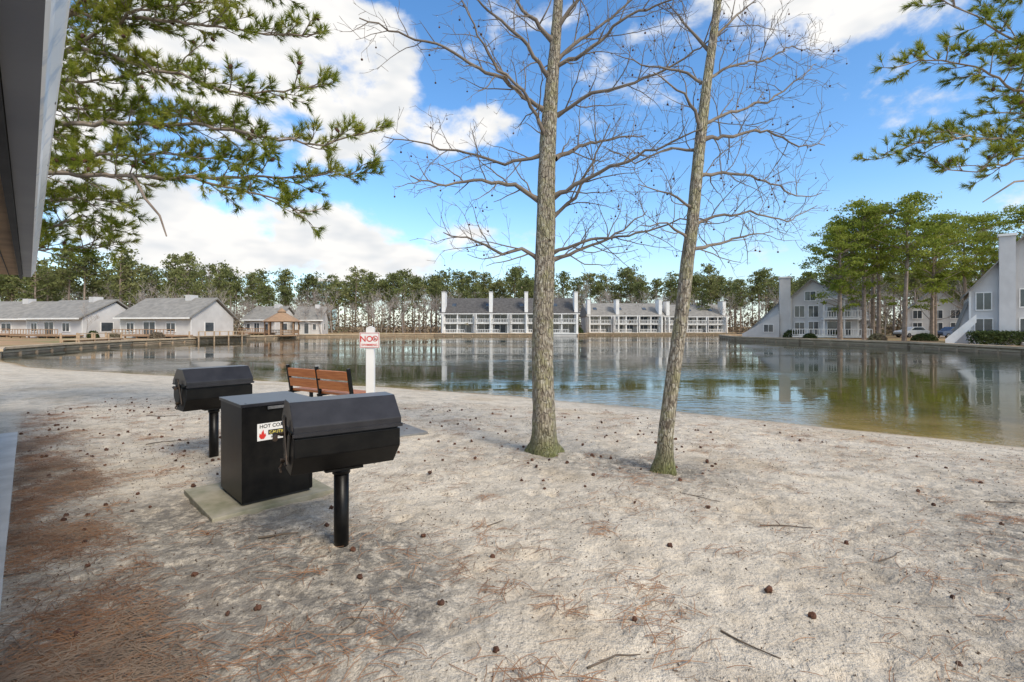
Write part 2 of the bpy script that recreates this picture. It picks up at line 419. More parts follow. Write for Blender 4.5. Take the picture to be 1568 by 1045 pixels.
# ------------------------------------------------------------------ bulkhead + shore edge strip
bp = [Vector((p[0], p[1])) for p in bulk]
def inland(i):
    ds = []
    if i > 0: ds.append((bp[i]-bp[i-1]).normalized())
    if i < len(bp)-1: ds.append((bp[i+1]-bp[i]).normalized())
    n = Vector((0,0))
    for d in ds: n += Vector((-d.y, d.x))
    n.normalize(); k = max(0.45, n.dot(Vector((-ds[0].y, ds[0].x))))
    t = bp[i]+n*0.3
    s, _ = pond_sd(np.array([t.x]), np.array([t.y]))
    if s[0] < 0: n = -n
    return n/k
nrm = [inland(i) for i in range(len(bp))]
t = Thing('timber_bulkhead')
for i in range(len(bp)-1):
    p, q = bp[i], bp[i+1]; d = (q-p); L = d.length; ang = math.atan2(d.y, d.x)
    mid = (p+q)/2
    t.obox('face_boards', (mid.x, mid.y, -0.60), (L+0.1, 0.12, 1.3), (0,0,ang))
    t.obox('cap', (mid.x, mid.y, 0.10), (L+0.25, 0.60, 0.16), (0,0,ang))
    t.obox('waler', (mid.x, mid.y, -0.17), (L+0.1, 0.30, 0.12), (0,0,ang))
    k = int(L/1.8)
    for j in range(k+1):
        pp = p+d*(j/max(k,1))
        t.tube('piles', [(pp.x, pp.y, -1.4), (pp.x, pp.y, 0.01)], 0.19, 8)
t.finish({'face_boards':'bulkwood','cap':'capwood','waler':'capwood','piles':'bulkwood'})
SV = []; SF = []
for i in range(len(bp)):
    for w in (0.0, 1.5, 3.0, 4.5, 6.5):
        q = bp[i]+nrm[i]*w; SV.append((q.x, q.y, 0.02))
for i in range(len(bp)-1):
    for j in range(4): SF.append((i*5+j, i*5+j+1, (i+1)*5+j+1, (i+1)*5+j))
build_mesh('shore_edge_ground', [(np.array(SV), np.array(SF), 0)], [M['ground']], False, attrs=dict(land=np.ones(len(SV))))

# wooden walkways beside the bulkhead
def dock(name, x, y, L, W, rot):
    t = Thing(name, (x,y,0), rot)
    n = int(L/.3)
    for k in range(n): t.box('planks', k*.3, k*.3+.28, 0, W, .30, .36)
    for k in range(int(L/2.4)+1):
        for yy in (.1, W-.1): t.tube('posts', [(k*2.4+.1,yy,-1.3),(k*2.4+.1,yy,.95)], .09, 8)
    t.box('rail', 0, L, .06,.14, .86,.94); t.box('joists', 0, L, .2,.3,.12,.298); t.box('joists', 0, L, W-.3,W-.2,.12,.298)
    t.finish({'planks':'capwood','posts':'bulkwood','rail':'capwood','joists':'bulkwood'})
dock('wooden_dock', -39.2, 60.5, 9, 1.6, math.radians(78))
dock('wooden_dock', -39.8, 44.5, 8, 1.6, math.radians(104))

# ------------------------------------------------------------------ foliage helpers
def rand_unit(n):
    v = rng.normal(size=(n,3)); return v/np.linalg.norm(v, axis=1)[:,None]
def leaf_tris(C, size):
    n = len(C); a = rand_unit(n); b = np.cross(a, rand_unit(n)); b /= (np.linalg.norm(b, axis=1)[:,None]+1e-9)
    s = size*rng.uniform(0.6, 1.4, (n,1))
    V = np.stack([C-a*s*0.5-b*s*0.32, C-a*s*0.5+b*s*0.32, C+a*s*0.6], 1).reshape(-1,3)
    return V, np.arange(3*n).reshape(-1,3)
def needle_tris(P, D, per, L, w, spread=0.75, back=0.10):
    n = len(P)*per
    p = np.repeat(P, per, 0); d = np.repeat(D, per, 0)
    p = p - d*rng.uniform(0, back, (n,1))
    dd = d + rand_unit(n)*spread; dd[:,2] -= 0.05
    dd /= np.linalg.norm(dd, axis=1)[:,None]
    s = np.cross(dd, rand_unit(n)); s /= (np.linalg.norm(s, axis=1)[:,None]+1e-9)
    l = L*rng.uniform(0.65, 1.15, (n,1))
    V = np.stack([p-s*w, p+s*w, p+dd*l], 1).reshape(-1,3)
    return V, np.arange(3*n).reshape(-1,3)

def ico(sub):
    bm = bmesh.new(); bmesh.ops.create_icosphere(bm, subdivisions=sub, radius=1)
    V = np.array([v.co[:] for v in bm.verts]); F = np.array([[v.index for v in f.verts] for f in bm.faces]); bm.free(); return V, F
def replicate(V, F, P, S, squash=None):
    n = len(P); out = []
    for i in range(n):
        q = rng.normal(size=4); q /= np.linalg.norm(q); w,x,y,z = q
        R = np.array([[1-2*(y*y+z*z),2*(x*y-z*w),2*(x*z+y*w)],[2*(x*y+z*w),1-2*(x*x+z*z),2*(y*z-x*w)],[2*(x*z-y*w),2*(y*z+x*w),1-2*(x*x+y*y)]])
        v = V*S[i]
        if squash is not None: v = v*squash[i]
        out.append(v@R.T+P[i])
    k = len(V); FF = (F[None]+ (np.arange(n)*k)[:,None,None]).reshape(-1,3)
    return np.concatenate(out), FF

# ------------------------------------------------------------------ bare trees (sweetgum)
def wander(p, d, L, n, w=0.22, up=0.04):
    pts = [p.copy()]; d = d.normalized(); q = p.copy()
    for i in range(n):
        d = d + Vector((random.gauss(0,w), random.gauss(0,w), random.gauss(0,w)+up)); d.normalize()
        q = q + d*(L/n); pts.append(q.copy())
    return pts, d
balls = []
def twigs(T, pts, r0, depth, spacing, lr):
    L = sum((pts[i+1]-pts[i]).length for i in range(len(pts)-1))
    n = max(1, int(L/spacing)); side = random.choice((-1,1))
    for k in range(n):
        t = (k+random.uniform(0.3,1.0))/n*0.97
        if t > 1: continue
        f = t*(len(pts)-1); i = min(int(f), len(pts)-2); p = pts[i].lerp(pts[i+1], f-i)
        ax = (pts[i+1]-pts[i]).normalized()
        side = -side
        perp = ax.cross(Vector((0,-1,0)))
        if perp.length < 0.2: perp = Vector((1,0,0))
        perp.normalize()
        c = perp*side*random.uniform(0.5,1.1) + Vector((random.uniform(-.4,.4), random.uniform(-.8,.8), random.uniform(-.1,.45)))
        d = ax*random.uniform(0.5,1.0)+c*0.8; d.normalize()
        l = random.uniform(*lr)*(1.15-0.6*t)
        r = max(0.0028, r0*0.5*(1-0.5*t))
        q, dd = wander(p, d, l, max(3, int(l/0.09)), 0.16, 0.03)
        m = len(q); T.add(q, [max(0.0020, r*(1-0.65*j/(m-1))) for j in range(m)], 4)
        if depth > 0: twigs(T, q, r*0.75, depth-1, spacing*0.85, (lr[0]*0.5, lr[1]*0.52))
        if random.random() < 0.06:
            e = q[-1]; drop = random.uniform(0.03, 0.08)
            T.add([e, e+Vector((0.005,0,-drop))], [0.0015,0.0015], 3); balls.append((e.x+0.005, e.y, e.z-drop-0.015))

def bare_tree(name, base, u, trunk, limbs, limb_r):
    global balls
    balls = []
    T = Tubes()
    tp = []; tr = []
    pts = [(Vector((x*u, 0, h*u)), r*u) for x, h, r in trunk]
    for i in range(len(pts)-1):
        L = (pts[i+1][0]-pts[i][0]).length; k = max(2, int(L/0.08))
        for j in range(k):
            s = j/k; tp.append(pts[i][0].lerp(pts[i+1][0], s)); tr.append(pts[i][1]*(1-s)+pts[i+1][1]*s)
    tp.append(pts[-1][0]); tr.append(pts[-1][1])
    n = 30; V = []; Fq = []
    ph = [random.uniform(0,6.28) for _ in range(6)]
    for i, (p, r) in enumerate(zip(tp, tr)):
        z = p.z
        for j in range(n):
            a = 2*math.pi*j/n
            fl = 1+0.5*math.exp(-max(z,0)/0.07)*max(0,math.cos(2.5*a+ph[0]))+0.22*math.exp(-max(z,0)/0.12)
            rr = r*fl*(1+0.045*math.sin(3*a+ph[1]+z*1.1)+0.03*math.sin(5*a+ph[2]-z*2)+random.uniform(-.035,.035))
            wob = 0.012*math.sin(z*2.1+ph[3])
            V.append((p.x+wob+rr*math.cos(a), 0.01*math.sin(z*1.7+ph[4])+rr*math.sin(a), z-(0.05 if i == 0 else 0)))
    for i in range(len(tp)-1):
        for j in range(n):
            j2 = (j+1) % n; Fq.append((i*n+j, i*n+j2, (i+1)*n+j2, (i+1)*n+j))
    for li, L in enumerate(limbs):
        dep = random.choice((-1,1))*random.uniform(0.1,0.55)
        P = []
        x0, h0 = L[0]
        for x, h in L:
            s = math.hypot(x-x0, h-h0)*u
            P.append(Vector((x*u, dep*s, h*u)))
        Q = []
        for i in range(len(P)-1):
            k = max(2, int((P[i+1]-P[i]).length/0.10))
            for j in range(k):
                q = P[i].lerp(P[i+1], j/k)
                Q.append(q+Vector((random.gauss(0,.010), random.gauss(0,.015), random.gauss(0,.012))) if (i or j) else q)
        Q.append(P[-1])
        m = len(Q); r0 = limb_r*random.uniform(0.8,1.15)
        T.add(Q, [r0*(1-0.78*(j/(m-1))**0.8)*(1.35 if j == 0 else 1) for j in range(m)], 7, 0.06)
        twigs(T, Q, r0*0.75, 2, 0.16, (0.30, 0.85))
    e = bpy.data.objects.new(name, None); COL.objects.link(e); e.location = base
    build_mesh('trunk', [(np.array(V), np.array(Fq), 0)], [M['bark']], True, e)
    build_mesh('limbs_and_twigs', [T.chunk(0)], [M['twig']], True, e)
    iv, if_ = ico(1)
    P = np.array(balls); V2, F2 = replicate(iv, if_, P, rng.uniform(0.010, 0.015, len(P)))
    build_mesh('seed_balls', [(V2, F2, 0)], [M['cone']], False, e)

A_tr = [(0,-4,21),(0,14,18.5),(1,60,17),(0,120,16.5),(-1,220,15.5),(0,300,15),(4,400,13.5),(10,500,12),(14,560,10),(17,620,8.5),(21,690,7),(24,800,5.5),(22,930,4),(30,1050,1.5)]
A_l = [[(0,525),(-62,553),(-142,573),(-240,580)],[(-4,455),(-60,440),(-130,455),(-235,470)],[(-5,385),(-42,403),(-92,408),(-142,393),(-190,403)],
 [(-5,293),(-32,308),(-62,303),(-102,321),(-150,332)],[(14,630),(-32,672),(-82,735)],[(10,573),(-32,623),(-92,663),(-150,700)],[(3,480),(-30,540),(-70,560),(-120,640)],
 [(20,515),(68,538),(128,543),(178,558),(240,590)],[(18,450),(58,478),(118,503),(180,520)],[(14,390),(68,413),(128,431),(205,455)],[(14,360),(48,390),(73,440),(98,495)],
 [(14,305),(68,321),(128,323),(178,338),(215,330)],[(14,295),(78,320),(128,345),(170,380)],[(20,600),(68,643),(118,683),(168,733)],[(20,650),(58,693),(88,753)],
 [(22,720),(-20,780),(-60,830)],[(24,760),(70,820),(110,860)],[(16,590),(60,600),(120,640),(200,650)]]
B_tr = [(0,-5,13.5),(3,20,12),(6,60,11),(15,130,10.6),(28,240,10),(36,320,9.6),(45,380,9),(55,470,8.5),(60,520,8),(68,600,6.8),(75,660,6),(82,720,5.5),(95,850,4.2),(108,990,2.5),(115,1100,1)]
B_l = [[(75,660),(115,700),(165,750)],[(70,600),(125,640),(195,670),(275,725),(355,740)],[(62,530),(115,560),(185,590),(245,630),(315,690)],[(60,505),(115,520),(185,540),(245,520),(305,530)],
 [(53,450),(115,465),(185,460),(255,440),(315,455)],[(45,375),(85,390),(145,400),(215,390),(275,420)],[(42,335),(95,350),(155,370),(225,385)],
 [(73,640),(45,680),(15,730)],[(67,590),(25,615),(-15,625),(-70,645)],[(57,490),(15,495),(-35,480),(-85,510)],[(47,400),(5,420),(-45,430)],[(43,350),(5,375),(-40,370)],
 [(84,740),(130,780),(190,830)],[(84,740),(50,790),(20,860)],[(95,850),(150,900)],[(60,520),(30,570),(-20,600)]]
bare_tree('bare_sweetgum_tree', (0.40, 6.13, 0.0), 0.00828, A_tr, A_l, 0.030)
bare_tree('bare_sweetgum_tree.001', (1.68, 5.38, 0.0), 0.00727, B_tr, B_l, 0.022)

# ------------------------------------------------------------------ near pines
def near_pine(name, base, H, r, limbs, dead=(), dens=0.115):
    T = Tubes(); TP = []; TD = []
    bx, by = base
    T.add([(bx, by, -0.1), (bx+0.05, by, H*0.3), (bx, by+0.08, H*0.65), (bx+0.1, by, H)], [r*1.2, r, r*0.75, r*0.25], 14, 0.05)
    def spray(p, d, l, rr):
        q, dd = wander(p, d, l, max(3, int(l/0.10)), 0.13, 0.03)
        m = len(q); T.add(q, [max(0.003, rr*(1-0.6*j/(m-1))) for j in range(m)], 4)
        TP.append(q[-1]); TD.append(dd)
        n = max(2, int(l/0.085))
        for k in range(n):
            t = 0.25+0.70*(k+random.random())/n
            f = t*(m-1); i = min(int(f), m-2); a = q[i].lerp(q[i+1], f-i)
            ax = (q[i+1]-q[i]).normalized()
            c = Vector((random.gauss(0,.7), random.gauss(0,.7), random.gauss(0.12,.45)))
            c = c-ax*c.dot(ax)
            dd2 = (ax*0.8+c.normalized()*0.8+Vector((0,0,.15))).normalized()
            ll = random.uniform(0.07, 0.24)*(1.1-0.4*t)
            q2, d3 = wander(a, dd2, ll, 3, 0.1, 0.06)
            T.add(q2, [0.0045,0.004,0.0035,0.003], 3)
            TP.append(q2[-1]); TD.append(d3)
    for L, r0, bare in limbs:
        P = [Vector(p) for p in L]; Q = []
        for i in range(len(P)-1):
            k = max(2, int((P[i+1]-P[i]).length/0.16))
            for j in range(k): Q.append(P[i].lerp(P[i+1], j/k)+Vector((random.gauss(0,.014), random.gauss(0,.02), random.gauss(0,.018))))
        Q.append(P[-1]); m = len(Q)
        T.add(Q, [r0*(1-0.82*(j/(m-1))) for j in range(m)], 7, 0.08)
        Ltot = sum((Q[i+1]-Q[i]).length for i in range(m-1)); n = int(Ltot*(1-bare)/dens); side = 1
        for k in range(n):
            t = bare+(1-bare)*(k+random.random())/n; t = min(t, 0.995)
            f = t*(m-1); i = min(int(f), m-2); p = Q[i].lerp(Q[i+1], f-i); ax = (Q[i+1]-Q[i]).normalized()
            side = -side
            lat = ax.cross(Vector((0,0,1))); lat.normalize()
            d = ax*random.uniform(.6,1.1)+lat*side*random.uniform(.4,1.0)+Vector((0,0,random.uniform(-.45,.6)))
            spray(p, d.normalized(), random.uniform(0.35, 0.95)*(1.15-0.55*t), 0.010)
        TP.append(Q[-1]); TD.append((Q[-1]-Q[-3]).normalized())
    for L in dead:
        P = [Vector(p) for p in L]; T.add(P, [0.028*(1-0.7*i/(len(P)-1)) for i in range(len(P))], 6, 0.1)
    e = bpy.data.objects.new(name, None); COL.objects.link(e)
    P = np.array([p[:] for p in TP]); D = np.array([p[:] for p in TD])
    V, F = needle_tris(P, D, 46, 0.12, 0.0045, 0.75, 0.10)
    build_mesh('trunk_and_limbs', [T.chunk(0)], [M['pinebark']], True, e)
    build_mesh('needles', [(V, F, 0)], [M['needle']], False, e)
    iv, if_ = ico(2)
    iv = iv*(1+0.22*rng.random((len(iv),1)))
    k = rng.choice(len(P), max(3, len(P)//38), replace=False)
    sq = [np.array([0.8,0.8,1.25])]*len(k)
    V, F = replicate(iv, if_, P[k]+np.array([0,0,-0.03]), np.full(len(k), 0.028), sq)
    build_mesh('cones', [(V, F, 0)], [M['cone']], False, e)

bx, by = -10, 8.9
near_pine('pine_tree', (bx, by), 12, 0.22, [
 ([(bx,by,3.7),(-7.13,7.5,3.98),(-4.58,7.0,3.73),(-3.44,6.9,3.42),(-2.9,6.8,3.20)], 0.055, 0.30),
 ([(-4.9,7.05,3.78),(-3.5,7.2,3.80),(-2.15,7.1,3.86)], 0.028, 0.15),
 ([(bx,by,4.4),(-7.13,7.6,4.80),(-4.7,7.2,4.60),(-3.35,7.0,4.30),(-2.69,6.95,4.2),(-1.98,7.0,4.44)], 0.055, 0.28),
 ([(bx,by,5.2),(-6.92,7.6,6.0),(-5.2,7.2,5.4),(-3.9,7.0,4.95),(-3.3,7,5.0),(-2.7,7,5.1)], 0.05, 0.30),
 ([(bx,by,5.8),(-6.9,7.6,6.5),(-4.7,7.2,6.1),(-3.4,7.0,5.8),(-2.8,7,5.86)], 0.05, 0.30),
 ([(bx,by,6.6),(-6.5,7.6,7.2),(-4.4,7.1,6.7),(-2.95,6.9,6.45)], 0.05, 0.30),
 ([(bx,by,2.7),(-8.2,8.4,3.25),(-7.2,8.1,3.45),(-6.4,7.9,3.15)], 0.04, 0.25),
 ([(bx,by,3.2),(-8.0,8.2,3.7),(-7.0,7.8,3.7),(-6.0,7.6,3.5)], 0.04, 0.3),
 ([(bx,by,2.5),(-8.4,8.4,2.9),(-7.3,8.2,2.95),(-6.5,8.0,3.0)], 0.03, 0.3),
 ([(bx,by,4.6),(-7.2,8,4.4),(-5.34,7.4,4.25),(-3.9,7.2,4.0)], 0.04, 0.28),
 ([(bx,by,5.0),(-7.4,8.0,5.2),(-5.6,7.7,5.0),(-4.3,7.5,4.7)], 0.04, 0.28),
 ([(bx,by,5.6),(-7.8,8.0,5.6),(-6.2,7.6,5.5),(-5.0,7.5,5.7)], 0.04, 0.28),
 ([(-7.0,7.6,5.9),(-5.6,7.2,6.3),(-4.2,7.0,6.35)], 0.03, 0.1),
 ([(-7.2,7.7,6.4),(-6.2,7.2,6.7),(-5.2,7.0,6.5)], 0.03, 0.1),
 ], dead=[[(-5.65,7.2,3.86),(-5.5,7.1,3.70),(-5.35,7.05,3.46),(-5.1,7.0,3.20),(-5.0,7.0,2.90)]])
bx, by = 12.2, 8.6
near_pine('pine_tree.001', (bx, by), 13, 0.24, [
 ([(bx,by,4.8),(9.2,8.0,4.75),(8.26,7.8,4.6),(7.06,7.5,4.52),(6.25,7.5,4.42),(5.75,7.5,4.25)], 0.04, 0.40),
 ([(8.8,7.9,4.6),(7.9,7.6,4.2),(7.2,7.5,4.0),(6.6,7.5,4.0)], 0.025, 0.1),
 ([(bx,by,5.6),(9.5,8.0,5.3),(7.95,7.7,5.35),(7.16,7.5,5.66),(6.3,7.5,5.72),(5.9,7.5,5.6)], 0.04, 0.45),
 ([(bx,by,6.0),(9.5,8.0,6.2),(7.95,7.6,6.06),(7.2,7.5,6.4),(6.6,7.5,6.7)], 0.04, 0.4),
 ([(9.4,8.0,5.3),(8.5,7.7,5.0),(7.6,7.6,4.95)], 0.025, 0.1),
 ([(9.4,8.0,6.1),(8.6,7.7,5.7),(7.7,7.6,5.9)], 0.025, 0.1),
 ([(bx,by,7.4),(9.5,8.0,7.2),(8,7.7,6.9),(7.0,7.6,7.0)], 0.035, 0.4),
 ], dead=[[(bx,by,4.6),(9.5,8,4.1),(8.0,7.7,3.9),(7.4,7.6,3.55)]], dens=0.14)

# ------------------------------------------------------------------ mid and distant trees
def pine_template(seed, H, lo, R, ncl, nf, fs, rt=0.2, flat=0.45, cs=1.0, low=0):
    random.seed(seed); T = Tubes(); C = []
    w = random.uniform(-.3,.3)
    T.add([(0,0,-.3),(w*.4,0,H*.3),(w,w*.5,H*.6),(w*.6,w,H*.95)], [rt*1.2,rt,rt*.7,rt*.2], 7, .05)
    for i in range(ncl+low):
        if i < ncl:
            tt = (i+random.random())/ncl; h = lo+(H-lo)*tt**.85
            prof = math.sin(math.pi*(0.14+0.76*tt))**0.7
        else:
            tt = 0; h = random.uniform(lo*.55, lo); prof = .7
        rad = R*prof*random.uniform(.15,1.0)*(1.3 if random.random() < .15 else 1); a = random.uniform(0,6.28)
        c = Vector((w*.6+math.cos(a)*rad, w*.6+math.sin(a)*rad, h+rad*.15+random.uniform(-.3,.3)))
        T.add([(w*.7,w*.6,max(1,h-rad*.35)), ((w*.7+c.x)/2, (w*.6+c.y)/2, h-rad*.10), tuple(c)], [rt*.28, rt*.18, rt*.07], 4)
        s = random.uniform(.5,1.25)*cs
        g = rng.normal(size=(int(nf*s/cs),3))*np.array([.5*s,.5*s,.5*s*flat])
        C.append(g+np.array(c[:]))
    V, F = leaf_tris(np.concatenate(C), fs)
    return [T.chunk(0), (V, F, 1)]
def bare_template(seed, H):
    random.seed(seed); T = Tubes()
    def rec(p, d, L, r, dep):
        q, dd = wander(p, d, L, 3 if dep > 1 else 2, .12, .05)
        n_ = len(q); T.add(q, [r*(1-.5*j/(n_-1)) for j in range(n_)], 3)
        if dep == 0: return
        for k in range(4 if dep > 1 else 3):
            f = random.uniform(.35,1)*(n_-1); i = min(int(f),n_-2); a = q[i].lerp(q[i+1], f-i)
            c = Vector((random.gauss(0,1),random.gauss(0,1),random.gauss(.5,.6))).normalized()
            rec(a, (dd*.8+c*.8).normalized(), L*random.uniform(.45,.68), max(.024, r*.5), dep-1)
    rec(Vector((0,0,-.2)), Vector((0,0,1)), H*.55, .16, 4)
    return [T.chunk(0)]
def place(ch, x, y, z, s, a, sz=None):
    c, sn = math.cos(a), math.sin(a); R = np.array([[c,-sn,0],[sn,c,0],[0,0,1]])
    sc = np.array([s,s,sz or s])
    return [(V*sc@R.T+np.array([x,y,z]), F, m) for V,F,m in ch]

mid = [pine_template(100+i, 15.8, 6.8+.6*i, 3.6, 66, 95, 0.25, .21, .36, 1.0, low=4) for i in range(4)]
mesh_cache = {}
def mid_pine(i, x, y, s, a):
    k = i % len(mid)
    if k not in mesh_cache:
        o = build_mesh('pine_tree', mid[k], [M['pinebark'], M['midpine']]); mesh_cache[k] = o.data
    else:
        o = bpy.data.objects.new('pine_tree', mesh_cache[k]); COL.objects.link(o)
    o.location = (x,y,0); o.scale = (s,s,s); o.rotation_euler = (0,0,a)
for i, (x,y,s) in enumerate([(37.4,55,.80),(41.5,57,1.0),(45.5,60,1.02),(43.0,53,1.0),(49.5,57,.90),(56,64,1.0),(62,66,1.02),(60,56,.98),(68,58,1.08),(72,74,1.15),(52,75,.95),(79,64,1.15),(39.6,58.5,.9),(47,63,1.06)]):
    mid_pine(i, x, y, s, i*1.9)

far_p = [pine_template(200+i, 15, 6.0+i%3*1.6, 2.8, 44, 30, 0.50, .2, .48, 1.15) for i in range(6)]
far_b = [bare_template(300+i, 12.5) for i in range(5)]
chunks = []; random.seed(5)
def put(kind, x, y, s):
    if kind == 'p': ch = random.choice(far_p)
    else: ch = [(V,F,2) for V,F,_ in random.choice(far_b)]
    chunks.extend(place(ch, x, y, 0, s, random.uniform(0,6.28), s*random.uniform(.92,1.12)))
for row, (yy, n, hs, pf) in enumerate([(115,64,.76,.34),(127,70,.90,.50),(141,92,1.02,.82),(154,100,1.12,.95)]):
    wd = 118+yy*.32
    for i in range(n):
        x = -wd+2*wd*(i+random.random())/n
        put('p' if random.random() < pf else 'b', x, yy+random.uniform(-5,5), hs*random.uniform(.80,1.15))
for i in range(30):
    x = -118+66*(i+random.random())/30
    put('b' if random.random() < .45 else 'p', x, random.uniform(84,104), random.uniform(.80,1.02))
for i in range(20):
    x = 60+72*(i+random.random())/20
    put('b' if random.random() < .5 else 'p', x, random.uniform(84,106), random.uniform(.8,1.0))
for i in range(9):
    put('b', -56+2.2*i+random.random(), 94+random.uniform(-1,6), random.uniform(.5,.7))
for i in range(12):
    put('b', -33+1.8*i+random.random(), 104+random.uniform(-2,4), random.uniform(.6,.8))
for x,y,s in [(67,72,.85),(58,78,.8),(73,68,.9),(53,82,.75),(80,70,.9),(40,90,.6),(49,88,.7),(-57,76,.6),(-70,82,.65),(-42.3,74,.42),(-58.2,66,.35),(46,64,.7),(54,70,.75),(62,72,.8)]:
    put('b', x, y, s)
g = np.stack([rng.uniform(-170,170,30000), 124+rng.normal(0,6,30000), np.abs(rng.normal(0,3.2,30000))], -1)
g2 = np.stack([rng.uniform(-125,-50,7000), 94+rng.normal(0,5,7000), np.abs(rng.normal(0,1.8,7000))], -1)
g3 = np.stack([rng.uniform(58,125,7000), 94+rng.normal(0,5,7000), np.abs(rng.normal(0,1.8,7000))], -1)
V, F = leaf_tris(np.concatenate([g,g2,g3]), 0.6); chunks.append((V,F,3))
build_mesh('distant_tree_line', chunks, [M['pinebark'], M['farpine'], M['farbark'], M['brush']])

def hedge(name, x0,x1,y0,y1,z1, n=3500, mat='hedge', ell=False):
    if ell:
        p = rand_unit(n)*rng.uniform(.75,1.05,(n,1)); p[:,2] = np.abs(p[:,2])
        C = np.array([(x0+x1)/2,(y0+y1)/2,0])+p*np.array([(x1-x0)/2,(y1-y0)/2,z1])
    else:
        C = np.stack([rng.uniform(x0,x1,n), rng.uniform(y0,y1,n), z1*np.sqrt(rng.uniform(0,1,n))+rng.normal(0,.06,n)], -1)
    V, F = leaf_tris(C, 0.16); build_mesh(name, [(V,F,0)], [M[mat]])
hedge('clipped_hedge', 37.7,42.0,39.0,40.2,1.15)
hedge('shrub', 37.5,39.5,66,67.5,1.1,1200,ell=True)
hedge('shrub', 42.5,44,63.5,65,0.9,1200,ell=True)
hedge('shrub', 44,46.4,52,54,0.8,1500,ell=True)
hedge('shrub', 38.2,40.0,51,52.5,0.8,1200,'brush',ell=True)
hedge('shrub', 36.0,37.6,59,60.5,0.7,1200,ell=True)
hedge('shrub', -57.5,-56.0,65,66,1.0,900,ell=True)
hedge('shrub', -44.0,-42.2,58,59.5,0.9,1200,'brush',ell=True)
hedge('shrub', -47.5,-46.0,56,57.5,0.8,1200,'brush',ell=True)
hedge('shrub', 12.5,14.8,99,100.5,1.4,1200,ell=True)
hedge('evergreen_shrub', -46.6,-44.0,74,76.5,3.9,2600,ell=True)
hedge('shrub', 41.8,44.2,31,33,0.8,1500,'brush',ell=True)

# ------------------------------------------------------------------ buildings
def window(t, x0, x1, z0, z1, y, cat='windows'):
    t.box(cat, x0, x1, y-0.03, y+0.02, z0, z1)
    f = 0.09
    t.box('trim', x0-f, x0, y-0.07, y+0.02, z0-f, z1+f); t.box('trim', x1, x1+f, y-0.07, y+0.02, z0-f, z1+f)
    t.box('trim', x0, x1, y-0.07, y+0.02, z1, z1+f); t.box('trim', x0, x1, y-0.07, y+0.02, z0-f, z0)
    if x1-x0 > 0.9: t.box('trim', (x0+x1)/2-0.035, (x0+x1)/2+0.035, y-0.055, y+0.02, z0, z1)
def rail(t, x0, x1, y, z, h=0.95, cat='railing', step=0.32, bw=.035):
    t.box(cat, x0, x1, y-0.05, y+0.05, z+h-0.09, z+h); t.box(cat, x0, x1, y-0.04, y+0.04, z+0.08, z+0.16)
    n = max(1, int((x1-x0)/step))
    for i in range(n+1):
        xx = x0+(x1-x0)*i/n; t.box(cat, xx-bw, xx+bw, y-0.03, y+0.03, z+0.16, z+h-0.09)
def raily(t, x, y0, y1, z, h=0.95, cat='railing'):
    t.box(cat, x-0.05, x+0.05, y0, y1, z+h-0.09, z+h)
    n = max(1, int((y1-y0)/.32))
    for i in range(n+1):
        yy = y0+(y1-y0)*i/n; t.box(cat, x-0.03, x+0.03, yy-0.03, yy+0.03, z, z+h-0.09)

def townrow(name, x0, y, W, units, fins, eave, ridge, ftop, roofmat):
    t = Thing(name, (x0, y, 0)); w = W/units
    t.box('walls', 0, W, 0, 9, -0.05, eave-0.25)
    d = 5.0
    t.prismx('roof', [(-1.5,eave-.1),(d-0.5,ridge),(10.2,eave-.1),(10.2,eave-.35),(-1.5,eave-.35)], -0.25, W+0.25)
    f2 = eave*0.52
    for u in range(units):
        a = u*w
        off = 0.0 if u % 2 == 0 else 0.5
        t.box('decks', a+.2, a+w-.2, -1.7-off, -0.01, f2-.18, f2)
        t.box('decks', a+.2, a+w-.2, -1.9-off, -0.02, .0, .22)
        rail(t, a+.25, a+w-.25, -1.65-off, f2, .85, bw=.04); rail(t, a+.25, a+w*.7, -1.85-off, .22, .75, bw=.04)
        for xx in (a+.3, a+w*.5, a+w-.3):
            t.box('posts', xx-.1, xx+.1, -1.56-off, -1.36-off, .22, eave-.36)
        window(t, a+.6, a+w*.44, f2+.1, eave-.45, -.02); window(t, a+w*.56, a+w-.6, f2+.1, eave-.45, -.02)
        window(t, a+.6, a+w*.44, .3, f2-.3, -.02); window(t, a+w*.56, a+w-.8, .3, f2-.3, -.02)
        t.box('skirt', a+.2, a+w-.2, -1.8-off, -1.7-off, -.9, -.02)
        for xx in (a+.3, a+w-.3): t.tube('piles', [(xx,-1.9-off,-1.5),(xx,-1.9-off,0)], .14, 8)
        if u:
            t.box('privacy_screens', a-.06, a+.06, -2.3, -.03, .23, eave-.4)
        sl = (ridge-eave+.1)/(d+1.0)
        t.prismx('skylights', [(1.0,eave-.1+2.5*sl+.01),(1.0,eave-.1+2.5*sl+.12),(2.0,eave-.1+3.5*sl+.12),(2.0,eave-.1+3.5*sl+.01)], a+w*.3, a+w*.3+.8)
    for fx in fins:
        t.box('chimneys', fx-.35, fx+.35, -1.2, 1.4, 0.22, ftop)
        t.box('chimney_caps', fx-.42, fx+.42, -1.27, 1.47, ftop+.003, ftop+.12)
        t.box('chimneys', fx-.13, fx+.13, -2.3, -1.21, 0.23, eave-.4)
    t.box('gutters', -.25, W+.25, -1.62, -1.505, eave-.34, eave-.18)
    return t.finish({'walls':'siding2','roof':roofmat,'decks':'white','railing':'white','posts':'white','windows':'glass','trim':'white','privacy_screens':'siding','skylights':'glass',
                     'skirt':'siding2','piles':'bulkwood','chimneys':'white','chimney_caps':'siding','gutters':'white'})
townrow('waterfront_townhouse', -14.5, 99.2, 28, 4, [.6,10.2,17.4,27.5], 4.35, 7.6, 8.5, 'roof_dark')
